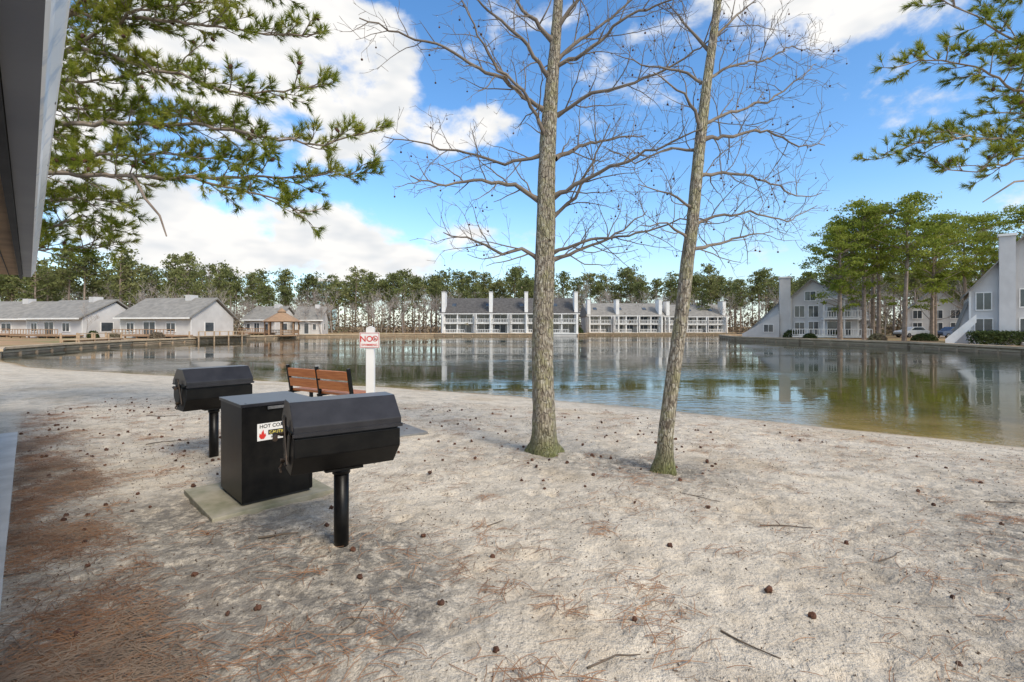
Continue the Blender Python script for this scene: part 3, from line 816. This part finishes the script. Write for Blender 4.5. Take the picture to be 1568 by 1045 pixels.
townrow('waterfront_townhouse', 16.6, 107.4, 16.6, 3, [.3,6.6,16.0], 4.1, 6.9, 7.4, 'roof_grey')
townrow('waterfront_townhouse', 33.4, 107.8, 14.2, 3, [1.0,13.4], 3.9, 6.6, 7.0, 'roof_grey')

def cottage(name, loc, rot, W, D, eave, ridge, deck=True, wall='siding2'):
    t = Thing(name, loc, rot)
    t.prismx('walls', [(0,0),(D,0),(D,eave-.05),(D*.55,ridge-.25),(0,eave-.05)], 0, W)
    r = 0.22
    t.prismx('roof', [(-.7,eave-.25),(D*.55,ridge),(D+.5,eave-.25),(D+.5,eave-.05),(D*.55,ridge+r),(-.7,eave-.05)], -.35, W+.35)
    t.box('fascia_boards', -.35, W+.35, -.76, -.705, eave-.27, eave-.06)
    for a, b_, z0, z1 in ((.10,.2,.9,2.0),(.34,.5,.12,2.15),(.66,.78,.9,2.0)):
        window(t, W*a, W*b_, z0, min(z1, eave-.5), -.02)
    t.box('windows', W+.0, W+.03, D*.3, D*.5, .9, 2.1)
    t.box('gable_trim', W+.0, W+.05, D*.3-.1, D*.3, .8, 2.2); t.box('gable_trim', W+.0, W+.05, D*.5, D*.5+.1, .8, 2.2)
    t.box('corner_boards', -.012,.1,-.03,-.002,0,eave-.3); t.box('corner_boards', W-.1,W+.012,-.03,-.002,0,eave-.3)
    if deck:
        t.box('deck', W*.2, W+.3, -3.2, -.03, .25, .42)
        rail(t, W*.2, W+.3, -3.15, .42, .8, 'deck_railing', .5)
        for k in range(6): t.box('deck', W*.2+k*(W*.8)/5.1, W*.2+.15+k*(W*.8)/5.1, -3.1, -2.95, -.1, .25)
    t.box('chimney', W*.62, W*.62+.9, D*.45, D*.62, eave, ridge+.6)
    return t.finish({'walls':wall,'roof':'roof_grey','windows':'glass','trim':'white','gable_trim':'white','fascia_boards':'white','corner_boards':'white','deck':'deckwood','deck_railing':'deckwood','chimney':'siding'})
cottage('lakeside_cottage', (-54.3,67,0), math.radians(-8), 11.0, 8, 2.85, 5.5)
cottage('lakeside_cottage', (-69.3,69,0), math.radians(-14), 10.6, 8, 2.8, 5.3, wall='siding')
cottage('lakeside_cottage', (-51.0,92,0), math.radians(-10), 6.6, 7, 2.9, 5.3)
cottage('lakeside_cottage', (-42.6,95,0), math.radians(10), 5.0, 6, 2.9, 5.4, deck=False)
cottage('lakeside_cottage', (-86,74,0), 0.0, 12, 8, 2.8, 5.4)
cottage('lakeside_cottage', (52,86,0), 0.0, 12, 8, 2.9, 5.6, deck=False)

t = Thing('gazebo', (-37.6,79,0))
R = 2.5
for k in range(8):
    a = math.pi/4*k+math.pi/8; a2 = a+math.pi/4
    p = (R*math.cos(a), R*math.sin(a)); q = (R*math.cos(a2), R*math.sin(a2))
    t.box('posts', p[0]-.09, p[0]+.09, p[1]-.09, p[1]+.09, .2, 2.5)
    e = 1.2
    t.add('roof', [(p[0]*e,p[1]*e,2.35),(q[0]*e,q[1]*e,2.35),(q[0]*.28,q[1]*.28,3.75),(p[0]*.28,p[1]*.28,3.75)], [(0,1,2,3)])
    t.add('cupola', [(p[0]*.3,p[1]*.3,3.95),(q[0]*.3,q[1]*.3,3.95),(0,0,4.6)], [(0,1,2)])
    t.add('cupola', [(p[0]*.25,p[1]*.25,3.7),(q[0]*.25,q[1]*.25,3.7),(q[0]*.25,q[1]*.25,3.95),(p[0]*.25,p[1]*.25,3.95)], [(0,1,2,3)])
    m_ = ((p[0]+q[0])/2, (p[1]+q[1])/2)
    L = math.dist(p,q); ang = math.atan2(q[1]-p[1], q[0]-p[0])
    if k != 5:
        for z in (.95,.45): t.obox('rails', (m_[0],m_[1],z), (L,.07,.1), (0,0,ang))
        for s in range(1,8):
            f = s/8; t.box('rails', p[0]+(q[0]-p[0])*f-.03, p[0]+(q[0]-p[0])*f+.03, p[1]+(q[1]-p[1])*f-.03, p[1]+(q[1]-p[1])*f+.03, .5, .9)
    t.obox('rails', (m_[0],m_[1],2.35), (L,.12,.2), (0,0,ang))
t.tube('floor', [(0,0,.0),(0,0,.2)], 2.75, 8)
t.finish({'posts':'deckwood','roof':'deckwood','cupola':'deckwood','rails':'deckwood','floor':'deckwood'})

def slope(t, cat, x0, z0, x1, z1, y0, y1, th=.18):
    t.prism(cat, [(x0,z0+.004),(x1,z1+.004),(x1,z1+th),(x0,z0+th)], y0, y1)
t = Thing('grey_lake_house', (34.4,71,0), math.radians(-27)); t.e.scale = (.88,1,1)
t.prism('walls', [(6.4,0),(15.4,0),(15.4,4.6),(9.2,8.0),(6.4,5.6)], 0, 9)
slope(t,'roof', 9.2,8.0,15.9,4.32,-.5,9.4); slope(t,'roof', 6.1,5.34,9.2,8.0,-.5,9.4)
t.prism('walls', [(0.2,0),(4.8,0),(4.8,4.9),(0.2,.7)], 1.0, 8); slope(t,'roof', -.1,.43,4.85,4.95,.7,8.3)
t.box('chimney', 4.85,6.38,-.6,1.6,0,8.4); t.box('chimney_cap', 4.75,6.48,-.7,1.7,8.403,8.6)
t.prism('side_wall', [(-0.6,0),(4.8,0),(4.8,3.4),(-0.6,.5)], -1.0,.95)
window(t, 7.0,8.3,2.9,4.4,-.02); window(t, 8.9,10.2,2.9,4.4,-.02); window(t, 7.0,8.3,.5,2.1,-.02); window(t, 8.9,10.2,.3,2.2,-.02); window(t, 8.4,9.8,5.2,6.4,-.02)
window(t, 11.4,14.4,2.9,4.2,-.02); window(t, 11.4,14.4,.3,2.2,-.02); window(t, 2.6,3.9,.8,1.8,-1.02)
t.box('decks', 10.6,16.0,-2.2,-.03,2.5,2.7); rail(t, 10.6,16.0,-2.15,2.7); raily(t,15.95,-2.1,-.1,2.7)
t.box('decks', 6.5,16.6,-2.8,-.03,.1,.3); rail(t, 6.5,16.6,-2.75,.3)
for xx in (10.7,13.3,15.9): t.box('posts', xx-.1,xx+.1,-2.08,-1.88,.3,5.0)
slope(t,'porch_roof',10.4,5.2,16.2,5.0,-2.4,-.51)
t.box('corner_boards', 6.385,6.55,-.04,-.003,0,5.5); t.box('corner_boards', 15.25,15.41,-.04,-.003,0,4.5)
t.finish({'walls':'siding','roof':'roof_grey','chimney':'siding','chimney_cap':'white','side_wall':'siding','windows':'glass','trim':'white','decks':'white','railing':'white','posts':'white','porch_roof':'white','corner_boards':'white'})

t = Thing('grey_lake_house', (38.8,42,0), math.radians(-41)); t.e.scale = (.74,1,1)
t.prism('walls', [(0.9,0),(16,0),(16,4.2),(11,4.6),(5.3,8.9),(0.9,4.6)], 0, 10)
slope(t,'roof', .5,4.2,5.3,8.9,-.5,10.4); slope(t,'roof', 5.3,8.9,11.6,4.2,-.5,10.4)
t.prism('side_wall', [(-.2,0),(.88,0),(.88,3.6),(-.2,.9)], .5,8); slope(t,'roof', -.4,.5,.88,3.65,.3,8.2)
t.box('chimney', 3.3,4.6,-.55,-.02,0,9.0); t.box('chimney_cap', 3.2,4.7,-.65,.1,9.003,9.2)
t.box('rake_boards', .86,1.06,-.05,-.003,0,4.6)
window(t,1.5,2.7,3.0,4.4,-.02); window(t,1.4,2.8,.7,2.2,-.02); window(t,5.0,6.2,3.2,4.6,-.02); window(t,5.0,6.4,.7,2.2,-.02); window(t,7.4,9.2,3.2,4.4,-.02); window(t,8,11,.3,2.2,-.02)
t.box('decks',5.0,16,-3,-.78,.1,.3); rail(t,5.0,16,-2.95,.3)
t.prism('stair_rail', [(-1.2,0),(-1.2,.5),(1.4,2.6),(1.4,1.9),(-.6,0)], -1.6,-1.45)
t.finish({'walls':'siding','roof':'roof_grey','side_wall':'siding','chimney':'siding','chimney_cap':'white','windows':'glass','trim':'white','rake_boards':'white','decks':'white','railing':'white','stair_rail':'white'})

t = Thing('grey_lake_house', (62,76,0), math.radians(-36)); t.e.scale = (.8,1,1)
t.prism('walls', [(0,0),(9,0),(9,4),(4.5,7.4),(0,4)], 0, 8); slope(t,'roof',-.4,3.7,4.5,7.4,-.4,8.4); slope(t,'roof',4.5,7.4,9.4,3.7,-.4,8.4)
for a in (1,4,6.5):
    window(t,a,a+1.3,.6,2.1,-.02); window(t,a,a+1.3,2.8,4.0,-.02)
t.finish({'walls':'siding','roof':'roof_grey','windows':'glass','trim':'white'})

t = Thing('distant_hotel_tower', (-84.5,205,0))
t.box('tower', 0,6.5,0,10,0,20.6); t.prism('slanted_crown', [(-.5,20.61),(7.0,20.61),(7.0,21.2),(-.5,22.6)], -.5,10)
for k in range(6): t.box('window_bands', .4,6.1,-.06,.0,3.2+k*3,4.9+k*3)
t.finish({'tower':'tealwall','slanted_crown':'white','window_bands':'glass'})

# ------------------------------------------------------------------ parked cars
def car(loc, rot, paint):
    t = Thing('parked_car', loc, rot)
    t.prism('body', [(-2.2,.35),(-2.2,.8),(-1.9,.95),(-1.0,1.02),(1.9,1.02),(2.2,.9),(2.25,.4),(1.9,.32),(-1.9,.32)], -.85,.85)
    t.prism('cabin', [(-1.1,1.02),(-.4,1.5),(1.2,1.52),(1.85,1.02)], -.72,.72)
    t.prism('side_glass', [(-.85,1.06),(-.32,1.43),(1.1,1.44),(1.55,1.06)], -.735,.735)
    for x in (-1.4,1.4):
        for y in (-.86,.62):
            t.tube('wheels', [(x,y,.33),(x,y+.24,.33)], .33, 16); t.tube('hubs', [(x,y-.01,.33),(x,y+.25,.33)], .18, 12)
    t.box('bumper', -2.28,-2.18,-.8,.8,.38,.55)
    t.finish({'body':paint,'cabin':paint,'side_glass':'glass','wheels':'tire','hubs':'steel','bumper':'signblack'}, bevel={'body':.06,'cabin':.08})
car((57.0,69,0), .2, 'carpaint'); car((60,66,0), .1, 'carblue')

# ------------------------------------------------------------------ pavilion (eave overhead on the left)
t = Thing('pavilion', (0.055, 0.055, 0), math.radians(135))
E0, E1 = -3.0, 10.45; ez = 2.35
prof = [(0.0,.115),(0.0,.100),(.006,.093),(.030,.046),(.040,.010),(.050,.0),(.135,.0),(.135,.115)]
for i in range(len(prof)-1):
    (y0,z0),(y1,z1) = prof[i], prof[i+1]
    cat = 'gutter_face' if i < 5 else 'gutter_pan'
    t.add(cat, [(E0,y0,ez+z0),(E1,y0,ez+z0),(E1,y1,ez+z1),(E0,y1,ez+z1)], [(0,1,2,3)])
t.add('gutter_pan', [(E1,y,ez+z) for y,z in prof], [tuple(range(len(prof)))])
for k in range(14):
    x = E0+.5+k
    t.box('gutter_hangers', x, x+.02, .004,.130, ez+.09, ez+.10)
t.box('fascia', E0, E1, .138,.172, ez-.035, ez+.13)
t.box('soffit', E0, E1-.02, .177,1.55, ez+.02, ez+.05)
for k in range(11): t.box('soffit_battens', E0, E1-.03, .28+k*.12,.288+k*.12, ez+.012, ez+.019)
t.prismx('roof', [(.02,ez+.135),(.02,ez+.16),(2.6,ez+1.25),(4.6,ez+.16),(4.6,ez+.135),(2.6,ez+1.2)], E0, E1+.05)
t.box('wall', E0, E1-.6, 1.55,1.7, 0, ez+.02)
t.box('wall', E0, E1-.6, 3.9,4.05, 0, ez+.02)
t.box('floor_slab', E0, E1-.2, .19, 4.2, -.1, .035)
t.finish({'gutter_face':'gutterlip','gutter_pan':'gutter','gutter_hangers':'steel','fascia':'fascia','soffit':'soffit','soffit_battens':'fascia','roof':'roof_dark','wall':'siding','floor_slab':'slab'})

# ------------------------------------------------------------------ grills
def grill(loc, rot, ztop=1.09):
    t = Thing('pedestal_charcoal_grill', loc, rot)
    L = .36; H = .245; a = .101; zc = ztop-H
    zs = zc+.035
    up = [(-H-.004, zs+.012),(-H-.004,zc+a),(-a,zc+H),(a,zc+H),(H+.004,zc+a),(H+.004,zs+.012)]
    lo = [(-H+.006, zs-.012),(-H+.006,zc-a),(-a,zc-H),(a,zc-H),(H-.006,zc-a),(H-.006,zs-.012)]
    t.prismx('lid', up, -L, L); t.prismx('firebox', lo, -L+.006, L-.006)
    t.box('seam', -L+.02, L-.02, -H+.02, H-.02, zs-.0125, zs+.0125)
    t.box('lid_flange', -L-.004, L+.004, -H-.020, -H-.005, zs+.004, zs+.026)
    t.box('end_ribs', -L-.010, -L-.001, -H+.02, H-.02, zs+.016, zs+.03)
    t.tube('post', [(0,0,-.25),(0,0,zc-H-.01)], .052, 24)
    t.tube('post_collar', [(0,0,zc-H-.06),(0,0,zc-H-.02)], .062, 24)
    t.box('mounting_plate', -.13,.13,-.1,.1, zc-H-.018, zc-H-.003)
    x = -L
    t.obox('crank_plate', (x-.014, -.03, zc-.06), (.008,.06,.26), (math.radians(16),0,0))
    t.obox('lift_arm', (x-.026, -.09, zc-.02), (.008,.035,.30), (math.radians(-28),0,0))
    t.tube('pivot_bolts', [(x-.045,-.04,zc+.03),(x,-.04,zc+.03)], .014, 8)
    t.tube('pivot_bolts', [(x-.045,-.02,zc-.15),(x,-.02,zc-.15)], .014, 8)
    t.tube('grate_handle', [(x-.03,-.05,zc+.03),(x-.09,-.12,zc+.05),(x-.10,-.22,zc+.04)], .008, 8)
    for k in range(9):
        f = k/8; t.tube('coil_grip', [(x-.09-.01*f, -.125-.09*f, zc+.05-.01*f),(x-.0905-.01*f, -.132-.09*f, zc+.049-.01*f)], .016, 10)
    t.tube('grate_handle', [(x-.02,.0,zc-.16),(x-.05,-.03,zc-.2),(x-.05,-.09,zc-.21)], .008, 8)
    t.obox('vent', (x-.004, .09, zc+.09), (.006,.09,.07))
    for y in (-.1,.1):
        t.obox('hinges', (y*2, H+.016, zs), (.07,.02,.05))
    t.obox('vent', (L+.004, .0, zc+.10), (.006,.1,.07))
    t.finish({'lid':'blacktop','firebox':'black','seam':'fascia','lid_flange':'blacktop','end_ribs':'black','post':'black','post_collar':'black','mounting_plate':'black',
              'crank_plate':'black','lift_arm':'rust','pivot_bolts':'rust','grate_handle':'rust','coil_grip':'rust','vent':'rust','hinges':'rust'},
             bevel={'lid':.006,'firebox':.006}, smooth=('post','post_collar'))
grill((-1.235,3.5,0), math.radians(33))
grill((-3.65,5.92,0), math.radians(50), 1.10)

# ------------------------------------------------------------------ hot coals box
t = Thing('hot_coals_bin', (-2.32,4.155,0.05), math.radians(45))
w, d, h = .60,.65,.875
t.box('body', 0,w,0,d,.02,h-.03)
t.box('lid', -.012,w+.012,-.012,d+.012,h-.028,h)
t.box('skirt', .015,w-.015,.015,d-.015,0,.018)
t.box('lid_handle', .2,.4,-.03,-.013,h-.06,h-.035)
t.box('corner_trim', -.004,.02,-.004,.0,.03,h-.03); t.box('corner_trim', w-.02,w+.004,-.004,.0,.03,h-.03)
t.tube('lid_screws', [(.04,.04,h),(.04,.04,h+.004)], .008, 8)
sx0, sx1, sz0, sz1 = .12,.40,h-.335,h-.185
t.box('sign_plate', sx0,sx1,-.005,-.001,sz0,sz1)
t.box('sign_rule', sx0+.09,sx1-.01,-.0062,-.0055,sz0+.045,sz0+.088)
t.add('flame', [(sx0+.03,-.007,sz0+.015),(sx0+.055,-.007,sz0+.015),(sx0+.072,-.007,sz0+.04),(sx0+.066,-.007,sz0+.065),(sx0+.058,-.007,sz0+.052),(sx0+.050,-.007,sz0+.098),(sx0+.036,-.007,sz0+.072),(sx0+.030,-.007,sz0+.055),(sx0+.020,-.007,sz0+.068),(sx0+.014,-.007,sz0+.038)], [tuple(range(10))])
e = t.finish({'body':'black','lid':'blacktop','skirt':'fascia','lid_handle':'steel','corner_trim':'black','lid_screws':'steel','sign_plate':'white','sign_rule':'signblack','flame':'red'}, bevel={'body':.004,'lid':.004})
def text(s, parent, loc, size, mat, name):
    c = bpy.data.curves.new(name, 'FONT'); c.body = s; c.size = size; c.extrude = .0008; c.align_x = 'CENTER'; c.offset = size*.01
    c.materials.append(M[mat]); o = bpy.data.objects.new(name, c); COL.objects.link(o)
    o.parent = parent; o.location = loc; o.rotation_euler = (math.pi/2,0,0); return o
text('HOT COALS', e, (sx0+.14,-.007,sz1-.040), .044, 'signblack', 'sign_text_top')
text('CAUTION', e, (sx0+.182,-.0075,sz0+.053), .037, 'yellow', 'sign_text_mid')
text('NO TRASH', e, (sx0+.182,-.007,sz0+.014), .028, 'signblack', 'sign_text_low')

t = Thing('concrete_slab', (-2.42,3.90,0), math.radians(45))
t.box('slab', 0,1.02,0,1.0,-.06,.045); t.finish({'slab':'concrete'}, bevel={'slab':.01})
t = Thing('stone_pad', (-1.25,7.2,0), math.radians(128))
t.box('pad', 0,1.3,0,1.0,-.05,.03); t.finish({'pad':'pad'}, bevel={'pad':.008})

# ------------------------------------------------------------------ bench
t = Thing('park_bench', (-4.06,8.88,0), math.radians(-31.6))
L = 1.64
for x0, x1 in ((.03,L/2-.025),(L/2+.025,L-.03)):
    for z in (.52,.70): t.obox('back_slats', ((x0+x1)/2, -.02-(z-.5)*.18, z+.07), (x1-x0,.04,.15), (math.radians(9),0,0))
    for y in (.07,.19,.31,.43): t.obox('seat_slats', ((x0+x1)/2, y, .445), (x1-x0,.105,.04))
for x in (0,L/2,L):
    t.obox('frame', (x, -.02, .62), (.045,.05,.56), (math.radians(9),0,0))
    t.box('frame', x-.022,x+.022, -.04,.50,.385,.424)
    t.box('frame', x-.025,x+.025, .40,.45,-.1,.384); t.box('frame', x-.025,x+.025, -.03,.02,-.1,.384)
t.finish({'back_slats':'benchwood','seat_slats':'benchwood','frame':'black'}, bevel={'back_slats':.006,'seat_slats':.006})

# ------------------------------------------------------------------ no swimming sign
t = Thing('no_swimming_sign', (-1.93,6.6,0), math.radians(4))
t.box('post', -.052,.052,-.052,.052,-.3,1.575)
t.prism('post_cap', [(-.052,1.577),(.052,1.577),(0,1.60)], -.052,.052)
t.box('plate', -.132,.132,-.064,-.056,1.305,1.515)
t.box('border', -.126,.126,-.0665,-.065,1.311,1.316); t.box('border', -.126,.126,-.0665,-.065,1.504,1.509)
t.box('border', -.126,-.121,-.0665,-.065,1.317,1.503); t.box('border', .121,.126,-.0665,-.065,1.317,1.503)
n = 28; V = []; F = []; cx, cz = .075, 1.432
for i in range(n):
    a = 2*math.pi*i/n
    V += [(cx+.038*math.cos(a), -.0665, cz+.038*math.sin(a)), (cx+.029*math.cos(a), -.0665, cz+.029*math.sin(a))]
for i in range(n): F.append((2*i,2*((i+1)%n),2*((i+1)%n)+1,2*i+1))
t.add('prohibition_ring', V, F)
t.obox('prohibition_ring', (cx,-.067,cz), (.064,.001,.009), (0,math.radians(45),0))
t.obox('swimmer', (cx,-.0655,cz-.008), (.036,.001,.010), (0,math.radians(-20),0)); t.obox('swimmer', (cx-.012,-.0655,cz+.008), (.012,.001,.012))
e = t.finish({'post':'white','post_cap':'white','plate':'white','border':'red','prohibition_ring':'red','swimmer':'signblack'}, bevel={'post':.004})
text('NO', e, (-.042,-.0665,1.392), .108, 'red', 'sign_word_no')
text('SWIMMING', e, (0,-.0665,1.333), .042, 'red', 'sign_word_swimming')

# ------------------------------------------------------------------ litter on the sand
def scatter_xy(n, fn):
    out = []
    while len(out) < n:
        x = rng.uniform(-9, 10, 4000); y = 1.3+rng.random(4000)**1.3*9.5
        k = rng.random(4000) < fn(x, y)
        sd, _ = pond_sd(x, y)
        k &= (sd > .5) & (np.abs(x) < y*1.15+.4) & ((x+y) > -.15) & ~((np.abs(x+2.4) < .75) & (np.abs(y-4.6) < .75))
        out += list(zip(x[k], y[k]))
    return np.array(out[:n])
def zat(P):
    return terrain(P[:,0], P[:,1])[0]
def near_left(x, y): return np.clip(.16+1.0*np.clip((2.2-(x+y))/2.2,0,1)+.6*np.exp(-((x-.2)**2/1.5+(y-2.2)**2/.5)), 0, 1)
clump = lambda x, y: np.clip((fbm(x,y,1.4,3)-.44)*5, .05, 1)
def needles(name, P, mat, Lr, w, sig):
    n = len(P); z = zat(P)+rng.uniform(.004,.016,n)
    a = rng.normal(0.35, sig, n); L = rng.uniform(Lr[0], Lr[1], n)
    d = np.stack([np.cos(a), np.sin(a)], -1); s = np.stack([-np.sin(a), np.cos(a)], -1); cv = rng.normal(0,.10,n)
    V = []
    for k in range(4):
        f = k/3-.5; c = P+d*(L*f)[:,None]+s*(cv*L*(1-4*f*f))[:,None]
        zz = z+(.25-f*f)*.03
        for sg in (-1,1):
            q = c+s*(sg*w*(1-.5*abs(f)))
            V.append(np.column_stack([q, zz+sg*w*.3]))
    V = np.stack(V, 1).reshape(-1,3); b_ = (np.arange(n)*8)[:,None]
    F = np.concatenate([b_+np.array([[2*k,2*k+1,2*k+3,2*k+2]]) for k in range(3)])
    build_mesh(name, [(V,F,0)], [M[mat]])
needles('fallen_pine_needles', scatter_xy(3800, lambda x,y: near_left(x,y)*clump(x,y)), 'needle_dry', (.09,.20), .0019, .8)
needles('fallen_pine_needles', scatter_xy(2200, lambda x,y: clump(x,y)*.5), 'straw', (.08,.20), .0017, 1.0)
def leftmost(x, y): return np.clip((.9-(x+y))/.9, 0, 1)*np.clip((8-y)/3,0,1)
needles('pine_straw_drift', scatter_xy(7500, lambda x,y: leftmost(x,y)*clump(x,y)), 'straw', (.07,.18), .0018, .9)
needles('pine_straw_drift', scatter_xy(3600, lambda x,y: leftmost(x,y)*clump(x+3,y)), 'needle_dry', (.07,.18), .0018, .9)
FP = scatter_xy(190, lambda x,y: near_left(x,y)*.6+.14)
pp = []
for x, y in FP:
    k = random.randint(5,18)
    for j in range(k): pp.append((x+random.gauss(0,.06), y+random.gauss(0,.06)))
needles('fallen_pine_needles', np.array(pp), 'needle_dry', (.10,.21), .0020, 1.2)

iv, if_ = ico(2)
iv = iv*(1+.45*(rng.random((len(iv),1)) > .55)-.15)
CP = scatter_xy(300, lambda x,y: .14+.8*np.exp(-((y-6.8)**2)/6)*(x < 2.5)+.35*(x+y < 2.6))
z = zat(CP); S = rng.uniform(.011,.021,len(CP))
V, F = replicate(iv, if_, np.column_stack([CP, z+S*.55]), S, [np.array([1,rng.uniform(.75,1),rng.uniform(.65,1)]) for _ in S])
build_mesh('fallen_seed_pods', [(V,F,0)], [M['cone']])
SP = scatter_xy(10000, lambda x,y: .25+.5*clump(x+5,y+2)+.3*(x+y < 2))
z = zat(SP)
C = np.column_stack([SP, z+.004]); V, F = leaf_tris(C, .016)
build_mesh('bark_flakes', [(V,F,0)], [M['speck']])
T = Tubes(); random.seed(4)
for x,y,a,L,r in [(-1.9,3.62,.3,.28,.009),(-3.3,3.05,.1,.2,.005),(0.62,1.85,1.9,.25,.006),(3.2,2.7,.2,.3,.005),(2.0,3.9,-.15,.4,.006),(.35,2.25,.6,.3,.005),(1.1,2.55,-.7,.3,.005),
                  (4.3,4.4,-.1,.5,.006),(3.9,3.2,.3,.25,.008),(-.9,2.5,1.2,.3,.004),(1.6,4.6,-.5,.35,.004),(2.5,3.3,.1,.3,.004),(-5,6.6,.4,.5,.006),(-6.5,8.6,.2,.6,.008),(-3.0,7.8,.5,.4,.006),(1.6,2.0,-.4,.22,.004),(-.2,3.9,.5,.2,.004)]:
    p = Vector((x,y,0)); d = Vector((math.cos(a), math.sin(a), 0)); q = [p]
    for k in range(5):
        d = (d+Vector((random.gauss(0,.2),random.gauss(0,.2),0))).normalized(); q.append(q[-1]+d*L/5)
    q = [Vector((v.x,v.y,zg(v.x,v.y)+r+.004)) for v in q]
    T.add(q, [r,r*.95,r*.9,r*.8,r*.7,r*.5], 6, .15)
    T.add([q[2], q[2]+Vector((random.uniform(-.06,.06), random.uniform(-.06,.06), .015))], [r*.6, r*.3], 5)
build_mesh('fallen_sticks', [T.chunk(0)], [M['stick']], True)

# ------------------------------------------------------------------ world
S = Vector((0.55,-0.62,0.0)).normalized(); el = math.radians(42)
Sd = Vector((S.x*math.cos(el), S.y*math.cos(el), math.sin(el)))
w = bpy.data.worlds.new('World'); scene.world = w; w.use_nodes = True; nt = w.node_tree
for n in list(nt.nodes): nt.nodes.remove(n)
out = N(nt,'ShaderNodeOutputWorld'); bg = N(nt,'ShaderNodeBackground'); bg.inputs[1].default_value = 0.15
nt.links.new(bg.outputs[0], out.inputs[0])
sky = N(nt,'ShaderNodeTexSky'); sky.sky_type = 'NISHITA'; sky.sun_disc = False; sky.sun_elevation = el
sky.sun_rotation = math.atan2(S.x, S.y); sky.air_density = 1.0; sky.dust_density = 0.6; sky.ozone_density = 2.0
hs = N(nt,'ShaderNodeHueSaturation'); hs.inputs['Saturation'].default_value = 1.24; hs.inputs['Value'].default_value = 1.65
nt.links.new(sky.outputs[0], hs.inputs['Color'])
tc = N(nt,'ShaderNodeTexCoord').outputs['Generated']
def vm(op, a, b_=None):
    v = N(nt,'ShaderNodeVectorMath', operation=op); nt.links.new(a, v.inputs[0])
    if b_ is not None:
        if isinstance(b_, tuple): v.inputs[1].default_value = b_
        else: nt.links.new(b_, v.inputs[1])
    return v
blobs = [(-26,25,.26,.17,1.1),(-31,10,.30,.09,1.2),(-16,27,.10,.13,.9),(-15,7,.16,.05,1.05),(-1,9.5,.17,.045,.85),(-7,22,.15,.05,.7),(26,29,.28,.10,.85),(42,23,.15,.09,.45),(-46,16,.2,.2,.9),(180,50,1.2,.7,.9),(115,35,.8,.5,.9)]
cov = None
for az, e_, aa, bb, wt in blobs:
    az = math.radians(az); e_ = math.radians(e_)
    c = (math.sin(az)*math.cos(e_), math.cos(az)*math.cos(e_), math.sin(e_))
    d = vm('SUBTRACT', tc, c).outputs[0]; d = vm('MULTIPLY', d, (1/aa,1/aa,1/bb)).outputs[0]
    l = vm('LENGTH', d).outputs['Value']
    mr = N(nt,'ShaderNodeMapRange'); mr.interpolation_type = 'SMOOTHSTEP'
    nt.links.new(l, mr.inputs[0]); mr.inputs[1].default_value = .45; mr.inputs[2].default_value = 1.4; mr.inputs[3].default_value = wt; mr.inputs[4].default_value = 0
    cov = mr.outputs[0] if cov is None else math_(nt,'MAXIMUM', cov, mr.outputs[0])
v = mapping(nt, tc, (1,1,1.6))
n1 = noise_(nt, v, 5.5, 7, .56, .15)
dens = math_(nt,'ADD', n1, math_(nt,'MULTIPLY', cov, .29))
mr = N(nt,'ShaderNodeMapRange'); mr.interpolation_type = 'SMOOTHSTEP'; nt.links.new(dens, mr.inputs[0]); mr.inputs[1].default_value = .625; mr.inputs[2].default_value = .77
mask = mr.outputs[0]
shade = ramp(nt, noise_(nt, mapping(nt, tc, (1,1,2.4)), 6.0, 3, .6), [(0.38, (0.80,0.835,0.88)), (0.54, (1,1,1))])
cc = mixc(nt, 1.0, shade, (6.8,6.7,6.55), 'MULTIPLY')
sep = N(nt,'ShaderNodeSeparateXYZ'); nt.links.new(tc, sep.inputs[0])
hz = N(nt,'ShaderNodeMapRange'); nt.links.new(sep.outputs[2], hz.inputs[0]); hz.inputs[1].default_value = 0; hz.inputs[2].default_value = .24; hz.inputs[3].default_value = .5; hz.inputs[4].default_value = 0
base = mixc(nt, hz.outputs[0], hs.outputs[0], (3.9,5.0,6.1))
col = mixc(nt, mask, base, cc)
nt.links.new(col, bg.inputs[0])

sun = bpy.data.lights.new('sun', 'SUN'); sun.energy = 3.1; sun.angle = math.radians(18); sun.color = (1,.91,.78)
so = bpy.data.objects.new('sun', sun); COL.objects.link(so); so.rotation_euler = Sd.to_track_quat('Z','Y').to_euler()

# ------------------------------------------------------------------ camera
cam = bpy.data.cameras.new('camera'); cam.sensor_width = 36; cam.lens = 17.0; cam.shift_y = -0.0145; cam.clip_end = 4000; cam.clip_start = .05
co = bpy.data.objects.new('camera', cam); COL.objects.link(co); co.location = (0,0,1.6); co.rotation_euler = (math.pi/2,0,0)
scene.camera = co
scene.view_settings.view_transform = 'Standard'
scene.view_settings.look = 'None'
scene.view_settings.exposure = 0
